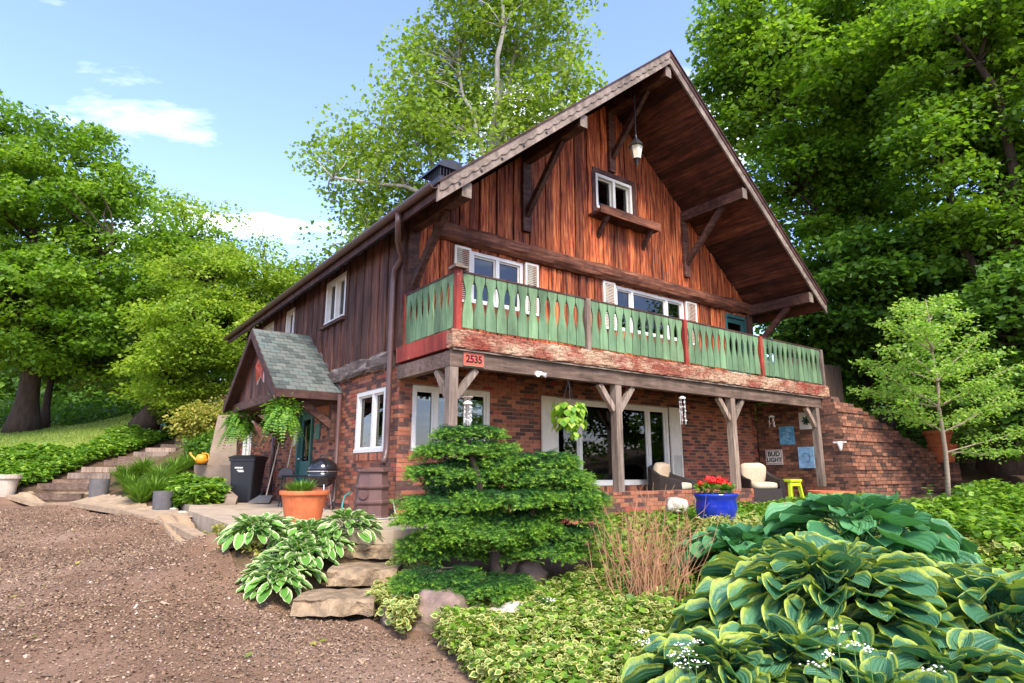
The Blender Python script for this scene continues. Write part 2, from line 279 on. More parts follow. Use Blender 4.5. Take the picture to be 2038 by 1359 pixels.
class MB:
    def __init__(s): s.V = []; s.F = []; s.R = []
    def add(s, V, F, r=None):
        n = len(s.V); s.V += [tuple(v) for v in V]; s.F += [tuple(i+n for i in f) for f in F]; s.R += [random.random() if r is None else r]*len(F); return s
    def box(s, x0, x1, y0, y1, z0, z1, r=None):
        return s.add([(x0, y0, z0), (x1, y0, z0), (x1, y1, z0), (x0, y1, z0), (x0, y0, z1), (x1, y0, z1), (x1, y1, z1), (x0, y1, z1)], BOXF, r)
    def beam(s, a, b, w, h, upv=(0, 0, 1)):          # bar from a to b, w across, h along up
        a = np.array(a, float); b = np.array(b, float); d = b-a; d /= np.linalg.norm(d); u = np.array(upv, float); x = np.cross(d, u)
        if np.linalg.norm(x) < 1e-4: x = np.cross(d, (0, 1, 0))
        x /= np.linalg.norm(x); u = np.cross(x, d); V = []
        for p in (a, b):
            for sx, su in ((-1, -1), (1, -1), (1, 1), (-1, 1)): V.append(p+x*sx*w/2+u*su*h/2)
        return s.add(V, BOXF)
    def tube(s, pts, rad, n=8, cap=True):
        pts = [np.array(p, float) for p in pts]; rad = [rad]*len(pts) if np.isscalar(rad) else rad; V = []; F = []; px = None
        for i, p in enumerate(pts):
            d = pts[min(i+1, len(pts)-1)]-pts[max(i-1, 0)]; d = d/(np.linalg.norm(d)+1e-9)
            ref = px if px is not None else (np.array([1., 0, 0]) if abs(d[0]) < .8 else np.array([0, 1., 0]))
            y = np.cross(d, ref); y /= np.linalg.norm(y)+1e-9; x = np.cross(y, d); px = x
            for k in range(n): a = 2*math.pi*k/n; V.append(p+rad[i]*(math.cos(a)*x+math.sin(a)*y))
        for i in range(len(pts)-1):
            for k in range(n): F.append((i*n+k, i*n+(k+1) % n, (i+1)*n+(k+1) % n, (i+1)*n+k))
        if cap: F.append(tuple(range(n-1, -1, -1))); F.append(tuple(range((len(pts)-1)*n, len(pts)*n)))
        return s.add(V, F)
    def lathe(s, prof, n=20, c=(0, 0, 0), sq=1., ph=0.):       # prof: (r, z)
        V = []; F = []
        for r, z in prof:
            for k in range(n): a = 2*math.pi*k/n+ph; V.append((c[0]+r*math.cos(a), c[1]+r*sq*math.sin(a), c[2]+z))
        for i in range(len(prof)-1):
            for k in range(n): F.append((i*n+k, i*n+(k+1) % n, (i+1)*n+(k+1) % n, (i+1)*n+k))
        F.append(tuple(range(n-1, -1, -1))); F.append(tuple(range((len(prof)-1)*n, len(prof)*n)))
        return s.add(V, F)
    def prism(s, poly, fn, d0, d1):                       # poly of (u,w); fn(u,w,d)->xyz
        n = len(poly); V = [fn(u, w, d0) for u, w in poly]+[fn(u, w, d1) for u, w in poly]
        F = [tuple(range(n-1, -1, -1)), tuple(range(n, 2*n))]+[(k, (k+1) % n, n+(k+1) % n, n+k) for k in range(n)]
        return s.add(V, F)
    def build(s, name, mat, parent=None, smooth=False, origin=None):
        return mk(name, s.V, s.F, mat, parent, {'rnd': ('FACE', s.R)}, smooth, origin)
def Mf(u, z, d): return (u, d, z)          # front wall, d inwards
def Ms(u, z, d): return (d, u, z)          # side wall (x = 0), d inwards
def mbox(mb, M, u0, u1, z0, z1, d0, d1, r=None):
    a = M(u0, z0, d0); b = M(u1, z1, d1); lo = np.minimum(a, b); hi = np.maximum(a, b); return mb.box(lo[0], hi[0], lo[1], hi[1], lo[2], hi[2], r)
def decompose(u0, u1, z0, z1, ops):
    us = sorted({u0, u1, *[min(max(v, u0), u1) for o in ops for v in o[:2]]}); out = []
    for a, b in zip(us, us[1:]):
        if b-a < 1e-4: continue
        spans = sorted([(o[2], o[3]) for o in ops if o[0] < (a+b)/2 < o[1]]); z = z0
        for c, d in spans:
            if c > z: out.append((a, b, z, min(c, z1)))
            z = max(z, d)
        if z < z1: out.append((a, b, z, z1))
    return out
# leaf cloud ---------------------------------------------------------
KITE = (np.array([(0, 0, 0), (-.36, .45, .08), (0, 1, -.05), (.36, .45, .08)], float), np.array([(0, 2, 1), (0, 3, 2)]), None)
MAPLE = (np.array([(0, 0, 0), (-.42, .1, .03), (-.5, .5, .07), (-.2, .62, 0), (0, 1, -.06), (.2, .62, 0), (.5, .5, .07), (.42, .1, .03)], float), np.array([(0, 3, 1), (1, 3, 2), (0, 4, 3), (0, 5, 4), (0, 7, 5), (7, 6, 5)]), None)
OVAL = (np.array([(0, .45, 0), (0, 0, .02), (-.3, .22, .05), (-.34, .55, .05), (0, 1, -.08), (.34, .55, .05), (.3, .22, .05)], float), np.array([(0, 2, 1), (0, 3, 2), (0, 4, 3), (0, 5, 4), (0, 6, 5), (0, 1, 6)]), np.array([0, 1, 1, 1, 1, 1, 1.]))
NEEDLE = (np.array([(-.05, 0, 0), (.05, 0, 0), (0, 1, 0)], float), np.array([(0, 1, 2)]), None)
def unit(a): return a/(np.linalg.norm(a, axis=-1, keepdims=True)+1e-9)
def leaves(name, pos, ydir, nrm, size, tmpl, mat, parent=None, rnd=None, origin=None):
    T, F, E = tmpl; pos = np.asarray(pos, float); N_ = len(pos); Y = unit(np.asarray(ydir, float)); X = unit(np.cross(Y, nrm)); Z = np.cross(X, Y)
    size = np.broadcast_to(np.asarray(size, float), (N_,))[:, None, None]
    V = pos[:, None, :]+size*(T[None, :, 0, None]*X[:, None]+T[None, :, 1, None]*Y[:, None]+T[None, :, 2, None]*Z[:, None])
    k = len(T); FF = (F[None]+(np.arange(N_)*k)[:, None, None]).reshape(-1, F.shape[1])
    rnd = RNG.random(N_) if rnd is None else rnd; at = {'rnd': ('POINT', np.repeat(rnd, k))}
    if E is not None: at['edge'] = ('POINT', np.tile(E, N_))
    V = V.reshape(-1, 3)
    if origin is None: origin = wl(parent) if parent else np.array([V[:, 0].mean(), V[:, 1].mean(), V[:, 2].min()])
    return link(name, raw_mesh(name, V-origin, FF, mat, at), parent, origin)
def rvec(n): return unit(RNG.normal(size=(n, 3)))
# terrain -------------------------------------------------------------
def plane_z(x, y): return -.5+.05*(y+3)
CP = []
for x in (-18, -14, -10, -7, -4.6):
    for y in (-16, -12, -9, -6, -3, 0, 3):
        CP.append((x, y, plane_z(x, y)))
for x, y in ((-4.2, 6), (-5, 9), (-6.5, 11.5), (-9, 6), (-9, 11), (-14, 8), (-14, 14), (-10, 15), (-18, 10), (-22, 0), (-2.8, -3), (-3.2, -6), (-2.8, -9), (-2.6, -12)): CP.append((x, y, plane_z(x, y)))
CP += [tuple(P(*a)) for a in ((470, 1120, 8.0), (400, 1078, 9.2), (350, 1052, 10.6), (250, 1024, 12.6), (150, 1007, 14.5), (20, 990, 16.2), (488, 1084, 7.7), (440, 1062, 8.9), (385, 1037, 11), (330, 1020, 12.5), (50, 988, 16.4), (560, 1130, 7.2), (700, 1060, 8.2))]
CP += [tuple(P(.5*(a+b), c, t)-[0, 0, .3]) for a, b, c, t in ((50, 165, 983, 16.6), (78, 180, 963, 17.3), (108, 200, 955, 18.0), (138, 222, 942, 18.7), (165, 235, 930, 19.3), (210, 290, 917, 20.0), (238, 332, 909, 20.7), (268, 338, 900, 21.4), (292, 352, 892, 22.1), (322, 362, 885, 22.8), (350, 398, 873, 23.6))]
CP += [(11, -2.9, .3), (12.5, -2.9, .33), (14, -2.95, .4), (15.6, -3.0, .5), (11, -3.6, .3), (13, -3.8, .4), (-1.6, -4.5, -.56), (-1.9, -5.3, -.6), (-2.2, -2.5, -.49), (0, -3.2, -.28), (-1.2, -2.2, -.2), (-.3, -4.4, -.5), (1.5, -3, -.05), (3.5, -3, .12), (6, -3, .2), (8, -3.2, .25), (10, -3.2, .3), (-.2, -7.2, -.5), (-.5, -9, -.55), (1.5, -8.5, -.45), (4, -7, -.2), (2.5, -5, -.2), (5, -5, .05), (8, -5.5, .2), (11, -4.4, .35), (14, -4.6, .5), (9, -9, 0), (16, -8, .5), (4, -12, -.4),
       (-1, 0, -.1), (-1, 4, 0), (3, 1, -.2), (3, 6, 0), (9, 1, -.2), (9, 8, .8), (5, 11, 1), (.2, 10.5, .5), (11.8, -.6, 2.6), (12, 3, 3.1), (12, 8, 3.8), (15, 0, 3), (20, 3, 4.3), (15.2, -1.2, 1.7), (20, -4, 1.6), (26, 0, 4.5), (5, 16, 3.6), (-1, 14.5, 1.5), (14, 16, 5.5), (30, 15, 8), (0, 25, 4.5), (10, 30, 7.5)]
for u, v, t in ((100, 880, 22), (20, 880, 23), (100, 850, 30), (250, 850, 31), (20, 905, 20), (0, 930, 18.3), (180, 905, 21), (250, 880, 23), (330, 860, 25.5), (400, 862, 24), (410, 880, 19.5), (330, 905, 19.8), (300, 925, 18.5), (240, 950, 17.6), (200, 975, 17.4), (290, 975, 15.7), (340, 960, 15.6), (350, 1008, 14.4), (300, 1000, 14.6), (385, 940, 16.2), (60, 965, 17.4)): CP.append(tuple(P(u, v, t)))
for u, v, t in ((50, 838, 40), (300, 832, 40), (150, 820, 60), (-200, 850, 35), (-200, 840, 60)): CP.append(tuple(P(u, v, t)))
CP = np.array(CP); _A = np.sqrt(((CP[:, None, :2]-CP[None, :, :2])**2).sum(-1)+.15)
_n = len(CP); _M = np.zeros((_n+3, _n+3)); _M[:_n, :_n] = _A+np.eye(_n)*.02; _M[:_n, _n] = 1; _M[:_n, _n+1:] = CP[:, :2]; _M[_n:, :_n] = _M[:_n, _n:].T
_W = np.linalg.solve(_M, np.concatenate([CP[:, 2], [0, 0, 0]]))
def H(x, y):
    x = np.atleast_1d(np.asarray(x, float)); y = np.atleast_1d(np.asarray(y, float)); r = np.sqrt((x[:, None]-CP[:, 0])**2+(y[:, None]-CP[:, 1])**2+.15)
    return r@_W[:_n]+_W[_n]+x*_W[_n+1]+y*_W[_n+2]
def h1(x, y): return float(H(x, y)[0])
def ground(u, v, t0=3., t1=60.):                   # where a bearing meets the terrain
    ts = np.linspace(t0, t1, 1200); p = np.array([P(u, v, t) for t in ts]); f = p[:, 2]-H(p[:, 0], p[:, 1]); i = np.argmax(f < 0)
    return p[i]
def gsheet(name, xs, ys, mat, dz=0, fn=None):
    X, Y = np.meshgrid(xs, ys); Z = (fn(X.ravel(), Y.ravel()) if fn else H(X.ravel(), Y.ravel()))+dz; V = np.stack([X.ravel(), Y.ravel(), Z], 1); nx = len(xs); ny = len(ys)
    i = np.arange((nx-1)*(ny-1)); a = (i//(nx-1))*nx+i % (nx-1); F = np.stack([a, a+1, a+nx+1, a+nx], 1); return V, F
def inpoly(x, y, poly):
    r = np.zeros(len(x), bool); j = len(poly)-1
    for i in range(len(poly)):
        xi, yi = poly[i][:2]; xj, yj = poly[j][:2]; r ^= ((yi > y) != (yj > y)) & (x < (xj-xi)*(y-yi)/(yj-yi+1e-12)+xi); j = i
    return r
def scatter(poly, n):
    poly = np.array(poly)[:, :2]; lo = poly.min(0); hi = poly.max(0); out = np.zeros((0, 2))
    while len(out) < n:
        q = lo+RNG.random((n*3, 2))*(hi-lo); q = q[inpoly(q[:, 0], q[:, 1], poly)]; out = np.concatenate([out, q])
    return out[:n]
# ================================================================== SETTING
V, F = gsheet('terrain', np.concatenate([np.arange(-60, -24, 4.), np.arange(-24, 8, .5), np.arange(8, 18, .2), np.arange(18, 26, .5), np.arange(26, 70, 4.)]), np.concatenate([np.arange(-40, -14, 3.), np.arange(-14, -5, .5), np.arange(-5, 1, .2), np.arange(1, 24, .5), np.arange(24, 90, 4.)]), 'earth', -.012)
# the house stands in a cut: keep the terrain below its floor
ins = (V[:, 0] > -.05) & (V[:, 0] < 10.75) & (V[:, 1] > np.where(V[:, 0] > 7.3, -2.3, -1.75)) & (V[:, 1] < 11) | (V[:, 0] > 10.45) & (V[:, 0] < 15.4) & (V[:, 1] > -2.62) & (V[:, 1] < -1.95) | inpoly(V[:, 0], V[:, 1], [(-2.3, -1.2), (-2.25, 3.6), (-2.0, 5.6), (-1.8, 9.4), (.02, 9.4), (.02, -1.7), (-1, -1.8)]); V[ins, 2] = -.4
tag(mk('ground', V, F, 'earth', origin=(0, 0, 0), smooth=True), kind='structure')
KERB = [(-1.9, -3.1), (-2.35, -2.5), (-2.75, -1.6)]+[tuple(P(*a)[:2]) for a in ((470, 1118, 8.0), (400, 1076, 9.2), (350, 1050, 10.6), (250, 1022, 12.6), (150, 1005, 14.5), (20, 988, 16.2))]+[(-8, 14.4)]
DRIVE = KERB+[(-26, 15), (-26, -16), (2, -16), (.2, -11), (-1.3, -8.2), (-2.0, -6.2), (-1.9, -5.3), (-1.56, -4.47), (-1.55, -3.9)]
xs = np.arange(-26, 2, .2); ys = np.arange(-16, 15.2, .2); V, F = gsheet('d', xs, ys, 'drive', .02)
c = V[F].mean(1); jit = c[:, :2]+RNG.normal(0, .05, (len(c), 2)); F = F[inpoly(jit[:, 0], jit[:, 1], DRIVE)]
used = np.unique(F); mp = np.zeros(len(V), int); mp[used] = np.arange(len(used)); V = V[used]; V[:, 2] += [.006*mnoise.noise(Vector((a*.9, b*.9, 0))) for a, b, _ in V]
tag(mk('driveway', V, mp[F], 'drive', origin=(0, 0, 0), smooth=True), kind='structure')
# loose chips on the driveway
q = scatter([(-1.6, -4.4), (-2.1, -3.0), (-2.9, -1.4), KERB[4], KERB[5], KERB[6], KERB[7], (-9, 9), (-9, -5), (-5, -8), (-2.3, -6)], 150000)
d = np.hypot(q[:, 0]-CAM[0], q[:, 1]-CAM[1]); dn = np.array([mnoise.noise(Vector((a*.55, b*.55, 9)))+.6*mnoise.noise(Vector((a*1.7, b*1.7, 4))) for a, b in q]); keep = RNG.random(len(q)) < np.clip(7/np.maximum(d, 3), .12, 1)**1.3*np.clip(.75+.9*dn, .4, 1); q = q[keep]; d = d[keep]
n = len(q); pos = np.column_stack([q, H(q[:, 0], q[:, 1])+.024+RNG.random(n)*.012]); nr = unit(RNG.normal(size=(n, 3))*.45+[0, 0, 1])
CHIP = (np.array([(-.4, -.3, 0), (.45, -.4, .05), (.35, .4, 0), (-.3, .45, .06), (0, 0, .28)], float), np.array([(0, 1, 4), (1, 2, 4), (2, 3, 4), (3, 0, 4)]), None)
sz = .010+.022*RNG.random(n)**3+.003*np.clip(d-5, 0, 6)*.4
tag(leaves('gravel_chips', pos, np.cross(nr, rvec(n)), nr, sz, CHIP, 'chips', origin=(0, 0, 0)), 'loose brown wood chips and gravel over the driveway', 'gravel', kind='stuff')
q = scatter([(-1.7, -4.6), (-2.3, -3.0), (-3, -1.4), (-3.4, 5), (-8, 5), (-8, -5), (-4.5, -7.5), (-2.4, -6)], 420); n = len(q); nr = unit(RNG.normal(size=(n, 3))*.35+[0, 0, 1]); CHUNK = (CHIP[0]*np.array([.55, 1.5, .8]), CHIP[1], None)
tag(leaves('bark_chunks', np.column_stack([q, H(q[:, 0], q[:, 1])+.03]), np.cross(nr, rvec(n)), nr, .03+.05*RNG.random(n)**2, CHUNK, 'chips', origin=(0, 0, 0)), 'larger bark pieces strewn over the gravel drive', 'bark', kind='stuff')
q = scatter([(-1.7, -4.6), (-2.3, -3.0), (-3, -1.4), (-3.4, 5), (-8, 5), (-8, -5), (-4.5, -7.5), (-2.4, -6)], 70); n = len(q); nr = unit(RNG.normal(size=(n, 3))*.3+[0, 0, 1])
tag(leaves('leaf_litter', np.column_stack([q, H(q[:, 0], q[:, 1])+.045]), np.cross(nr, rvec(n)), nr, .03+.04*RNG.random(n), MAPLE, 'leaf_yellow', origin=(0, 0, 0)), 'a few fallen yellow-green leaves on the drive', 'leaves', kind='stuff')
# lawn
LAWN = [P(*a)[:2] for a in ((-260, 915, 19), (20, 908, 20), (180, 902, 21.2), (260, 870, 24), (255, 846, 32), (-260, 846, 33))]
xs = np.arange(-22, 2, .3); ys = np.arange(8, 26, .3); V, F = gsheet('l', xs, ys, 'grass_ground', .03); c = V[F].mean(1); F = F[inpoly(c[:, 0], c[:, 1], LAWN)]
used = np.unique(F); mp = np.zeros(len(V), int); mp[used] = np.arange(len(used))
tag(mk('lawn', V[used], mp[F], 'grass_ground', origin=(0, 0, 0), smooth=True), kind='structure')
q = scatter(LAWN, 26000); n = len(q); pos = np.column_stack([q, H(q[:, 0], q[:, 1])+.02]); up = unit(RNG.normal(size=(n, 3))*.35+[0, 0, 1])
tag(leaves('lawn_grass', pos, up, rvec(n), .07+.06*RNG.random(n), (NEEDLE[0]*np.array([2.6, 1, 1]), NEEDLE[1], None), 'lawn_blade', origin=(0, 0, 0)), 'short bright lawn grass on the slope above the drive', 'grass', kind='stuff')
# patio slab
PATIO = [(-2.52, -1.15), (-2.42, 3.74), (-2.1, 5.6), (-2.0, 9.6), (.02, 9.6), (.02, -1.9), (-1.0, -2.05)]
mb = MB(); mb.prism(PATIO, lambda u, w, d: (u, w, d), -.7, .22); mb.box(.0, 10.6, -1.72, .05, -.6, .219)
tag(mb.build('patio', 'concrete', origin=(0, 0, 0)), kind='structure')
# tan path strip + edging boards
PATH = KERB[3:9]+[tuple(P(*a)[:2]) for a in ((60, 982, 16.7), (165, 982, 16.6), (225, 992, 15.6), (300, 1010, 14.2), (380, 1030, 12))]+[(-2.1, 5.6), (-2.42, 3.74), (-2.5, 2.2)]
PATH[0] = (-2.72, 2.2)
xs = np.arange(-6, -2, .1); ys = np.arange(-1.6, 13, .1); V, F = gsheet('p', xs, ys, 'path_stone', .035); c = V[F].mean(1); F = F[inpoly(c[:, 0], c[:, 1], PATH)]
used = np.unique(F); mp = np.zeros(len(V), int); mp[used] = np.arange(len(used)); tag(mk('path', V[used], mp[F], 'path_stone', origin=(0, 0, 0)), kind='structure')
kt = thing('edging', 'weathered timber boards edging the driveway beside the tan path', 'edging', (-3.2, 6, .0))
for a, b in zip(KERB[3:9], KERB[4:9]):
    a = np.array(a); b = np.array(b); n = max(1, int(np.linalg.norm(b-a)/1.6))
    for i in range(n):
        p = a+(b-a)*i/n; q = a+(b-a)*(i+.985)/n
        MB().beam((*p, h1(*p)+.045), (*q, h1(*q)+.045), .2, .1).build('board', 'path_stone', kt)
pb = thing('brick_walk', 'strip of tan paving bricks between drive edging and patio kerb', 'paving', (-2.5, 2, -.2))
me = raw_mesh('paver', MB().box(-.1, .1, -.05, .05, -.05, .0).V, BOXF, 'path_stone')
for i in range(30):
    for j in range(2):
        y = 1.0+i*.095; x = -2.6-.21*j+random.uniform(-.01, .01); o = link('paver', me, pb, (x, y, h1(x, y)+.065+random.uniform(-.006, .006))); o.rotation_euler.z = random.uniform(-.06, .06)

# ================================================================== HOUSE
HW, HD = 10.45, 11.1
RX, RZ, EX0, EX1, EZ, YR = 5.22, 9.93, -.4, 10.95, 5.2, -1.88          # ridge x,z; eaves x; eave z; front rake y
SL = (RZ-EZ)/(RX-EX0)
def roof_top(x): return EZ+(x-EX0)*SL if x < RX else EZ+(EX1-x)*(RZ-EZ)/(EX1-RX)
house = thing('chalet_house', 'brick and cedar chalet with carved green balcony and steep overhanging roof', 'house', (5.2, 5, 0))
SCOL = .0745
OPF = [(.25, 1.84, 1.28, 2.40), (3.43, 6.86, .66, 2.40)]
OPS = [(.5, 1.78, 1.28, 2.40), (4.2, 5.2, .22, 2.32), (9.55, 10.45, 1.28, 2.40)]
def brick_wall(M, u0, u1, z0, z1, ops, name, corner_phase=0):
    mb = MB()
    for a, b, c, d in decompose(u0, u1, z0, z1, ops): mbox(mb, M, max(a, u0+.013), b, c, d, .012, .22)
    w = mb.build(name, 'mortar', house); out = []
    row = 0; z = z0
    while z+.066 < z1+.02:
        u = u0-(.1075 if (row+corner_phase) % 2 else 0)
        while u < u1-.02:
            a, b = max(u, u0), min(u+.204, u1)
            segs = [(a, b)]
            for o in ops:
                if z+.066 > o[2] and z < o[3]:
                    ns = []
                    for s, e in segs:
                        if e <= o[0] or s >= o[1]: ns.append((s, e)); continue
                        if s < o[0]: ns.append((s, o[0]-.004))
                        if e > o[1]: ns.append((o[1]+.004, e))
                    segs = ns
            out += [(M, s, e, z, z+.0645, w) for s, e in segs if e-s > .03]
            u += .2145
        z += SCOL; row += 1
    return w, out
wf, bf = brick_wall(Mf, 0.0, HW, .2, 2.72, OPF, 'front_brick_wall')
ws, bs = brick_wall(Ms, -.0, HD, .2, 2.74, OPS, 'side_brick_wall', 1)
bs = [(M, max(s, -.0), e, z, z1, w) for M, s, e, z, z1, w in bs]
allb = bf+bs
def bdist(b):
    p = b[0]((b[1]+b[2])/2, b[3], 0); d = math.dist(p, CAM)
    if b[0] is Mf and (p[2] < .95 or p[0] > 3.0 and p[2] < 1.1): d += 20
    if b[0] is Ms and p[2] < .5: d += 3
    return d
allb.sort(key=bdist); BOXM = {}
def put_brick(b, nm, mat, parent):
    M, s, e, z, z1, w = b; L_ = round(e-s, 3); key = (M is Mf, L_, mat)
    if key not in BOXM:
        mb = MB(); mbox(mb, M, -L_/2, L_/2, 0, z1-z, -.001, .02); BOXM[key] = raw_mesh('brick', mb.V, BOXF, mat)
    j = random.uniform(-.003, .002); return link(nm, BOXM[key], parent, M((s+e)/2, z, j))
for b in allb[:300]: put_brick(b, 'brick', 'brick_piece', b[5])
for wall in (wf, ws):
    mb = MB()
    for M, s, e, z, z1, w in allb[300:]:
        if w is wall: j = random.uniform(-.003, .002); mbox(mb, M, s, e, z, z1, -.001+j, .02)
    tag(mb.build('brick_courses', 'brick_mass', wall), kind='stuff')
# rowlock sills
for M, u0, u1, z in ((Mf, .25, 1.84, 1.27), (Ms, .5, 1.78, 1.27), (Mf, 3.43, 6.86, .65)):
    sill = empty('brick_sill', M((u0+u1)/2, z-.12, 0), house); n = int((u1-u0+.1)/.075)
    for i in range(n):
        mb = MB(); u = u0-.05+i*.075; mbox(mb, M, u, u+.066, z-.13, z-.002, -.035, .1); mb.build('brick', 'brick_piece', sill)
# far walls (plain, unseen from the drive) and interior floor
mb = MB(); mb.box(HW-.2, HW, .0, HD, .2, 5.3); mb.box(.3, HW, HD-.2, HD, .2, 5.3); mb.box(.25, HW-.25, .25, HD-.25, 2.62, 2.7); mb.box(.25, HW-.25, .25, HD-.25, .1, .2); mb.build('rear_wall', 'brown_trim', house)
# ---- plank siding
WINF = [(1.38, 2.62, 4.05, 5.08), (5.25, 7.66, 4.05, 5.10), (9.33, 10.32, 2.98, 5.08), (4.70, 5.90, 6.83, 7.70)]
WINS = [(2.63, 3.81, 4.10, 5.10), (6.16, 6.80, 4.10, 5.06), (7.99, 9.05, 4.35, 5.06)]
def planks(M, u0, u1, zb, zt, ops, mat, wmin, wmax):
    bounds = sorted({u0, u1, *[v for o in ops for v in o[:2] if u0 < v < u1]}); edges = []
    for a, b in zip(bounds, bounds[1:]):
        n = max(1, round((b-a)/random.uniform(wmin, wmax))); cuts = [a+(b-a)*i/n+(random.uniform(-.025, .025) if 0 < i < n else 0) for i in range(n+1)]; edges += list(zip(cuts, cuts[1:]))
    for i, (a, b) in enumerate(edges):
        m = (a+b)/2; spans = []; z = zb
        for c, d in sorted((o[2], o[3]) for o in ops if o[0] < m < o[1]):
            if c > z: spans.append((z, c, False))
            z = d
        spans.append((z, None, True)); off = -.022 if i % 2 else .0; off += random.uniform(-.008, .006)
        for c, d, top in spans:
            ta, tb = (zt(a), zt(b)) if top else (d, d)
            if min(ta, tb) < c+.02: continue
            g = .007; ch = .014; d0 = -.03+off; mb = MB()
            Vv = []
            for u, dd in ((a+g, .02), (a+g, d0+ch), (a+g+ch, d0), (b-g-ch, d0), (b-g, d0+ch), (b-g, .02)):
                zz = ta+(tb-ta)*((u-a)/(b-a)); Vv.append((M(u, c, dd), M(u, zz, dd)))
            n = len(Vv); VV = [v[0] for v in Vv]+[v[1] for v in Vv]; Ff = [(k, (k+1) % n, n+(k+1) % n, n+k) for k in range(n)]+[tuple(range(n, 2*n)), tuple(range(n-1, -1, -1))]
            if M is Ms: Ff = [f[::-1] for f in Ff]
            mb.add(VV, Ff); mb.build('plank', mat, house)
UNDER = .27
planks(Mf, 0, HW, 2.74, lambda u: 5.3, WINF[:3], 'cedar', .19, .24)
planks(Mf, 0.05, HW, 5.3, lambda u: min(roof_top(u)-UNDER, 12), WINF[3:], 'cedar', .19, .24)
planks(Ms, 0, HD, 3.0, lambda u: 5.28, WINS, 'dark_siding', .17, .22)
# sheathing behind the planks (with the openings left open)
mb = MB()
for a, b, c, d in decompose(0.0, HW, 2.72, 5.3, WINF[:3]): mbox(mb, Mf, a, b, c, d, .021, .2)
for a, b, c, d in decompose(.0, HD, 2.74, 5.3, WINS): mbox(mb, Ms, a, b, c, d, .021, .2)
n = 24
for i in range(n):
    a, b = .05+(HW-.1)*i/n, .05+(HW-.1)*(i+1)/n; zt = min(roof_top(a), roof_top(b))-UNDER-.02
    for p, q, c, d in decompose(a, b, 5.3, zt, WINF[3:]): mbox(mb, Mf, p, q, c, d, .021, .2)
mb.build('sheathing', 'room_dark', house)
# corner boards
mb = MB(); mb.box(-.05, .1, -.06, .0, 3.0, 5.4); mb.build('corner_board', 'brown_trim', house)
# horizontal log between the storeys
def rough_bar(name, a, b, w, h, mat, parent, seg=60, amp=.02, prof=10, freq=3., rnd=.0, squash=4):
    a = np.array(a, float); b = np.array(b, float); d = (b-a)/np.linalg.norm(b-a); up = np.array([0, 0, 1.]); x = np.cross(d, up); V = []; F = []
    for i in range(seg+1):
        p = a+(b-a)*i/seg
        for k in range(prof):
            an = 2*math.pi*(k+.5)/prof; cx_, sx_ = math.cos(an), math.sin(an); e = 2/squash; ux = math.copysign(abs(cx_)**e, cx_)*w/2; uz = math.copysign(abs(sx_)**e, sx_)*h/2
            nv = mnoise.noise(Vector((p[0]*freq, p[1]*freq+k*.7, p[2]*freq+k*1.3)))+.5*mnoise.noise(Vector((p[0]*freq*3, p[1]*freq*3+k, k*2.)))
            s = 1+nv*amp/(h/2); V.append(p+x*ux*s+up*uz*s)
    for i in range(seg):
        for k in range(prof): F.append((i*prof+k, i*prof+(k+1) % prof, (i+1)*prof+(k+1) % prof, (i+1)*prof+k))
    F.append(tuple(range(prof-1, -1, -1))); F.append(tuple(range(seg*prof, (seg+1)*prof)))
    return mk(name, V, F, mat, parent)
rough_bar('storey_log', (.62, -.06, 5.31), (HW, -.06, 5.31), .3, .36, 'log_wood', house, 90, .035, 12, 2., squash=2.4)
rough_bar('sill_log', (-.02, .25, 2.87), (-.02, HD-.1, 2.87), .22, .3, 'weathered_log', house, 90, .05, 10, 4.)
# ---- windows
def window(M, o, splits, parent=house, fw=.07, frame='white_trim', d=.03, blind=False, proud=.02, glass='glass'):
    u0, u1, z0, z1 = o; c = M((u0+u1)/2, z0, 0); w = empty('window', c, parent); mb = MB(); pr = -proud
    mbox(mb, M, u0, u1, z1-fw, z1, pr, .1); mbox(mb, M, u0, u1, z0, z0+fw, pr-.02, .1); mbox(mb, M, u0, u0+fw, z0+fw, z1-fw, pr, .1); mbox(mb, M, u1-fw, u1, z0+fw, z1-fw, pr, .1)
    mb.build('frame', frame, w); es = [u0+fw]+[u0+(u1-u0)*s for s in splits]+[u1-fw]
    for s in splits: m_ = u0+(u1-u0)*s; mb = MB(); mbox(mb, M, m_-.04, m_+.04, z0+fw, z1-fw, pr+.006, .09); mb.build('mullion', frame, w)
    for a, b in zip(es, es[1:]):
        a2 = a+(.04 if a != es[0] else 0); b2 = b-(.04 if b != es[-1] else 0); sb = MB(); s_ = .03
        mbox(sb, M, a2, b2, z1-fw-s_, z1-fw, .02, .07); mbox(sb, M, a2, b2, z0+fw, z0+fw+s_, .02, .07); mbox(sb, M, a2, a2+s_, z0+fw+s_, z1-fw-s_, .02, .07); mbox(sb, M, b2-s_, b2, z0+fw+s_, z1-fw-s_, .02, .07); sb.build('sash', frame, w)
        pb_ = MB(); mbox(pb_, M, a2+s_, b2-s_, z0+fw+s_, z1-fw-s_, .045, .049); pb_.build('pane', glass, w)
        if blind:
            bl = MB(); k = int((z1-z0-.3)/.045)
            for i in range(k): mbox(bl, M, a2+.02, b2-.02, z0+.12+i*.045, z0+.12+i*.045+.03, .075, .09)
            bl.build('blind', 'blind', w)
    rb = MB(); D = 1.6; e = .03
    mbox(rb, M, u0-e, u1+e, z0-e, z1+e, D, D+.03); mbox(rb, M, u0-e-.03, u0-e, z0-e, z1+e, .23, D); mbox(rb, M, u1+e, u1+e+.03, z0-e, z1+e, .23, D); mbox(rb, M, u0-e, u1+e, z1+e, z1+e+.03, .23, D); mbox(rb, M, u0-e, u1+e, z0-e-.03, z0-e, .23, D)
    rb.build('room', 'room_dark', w); return w
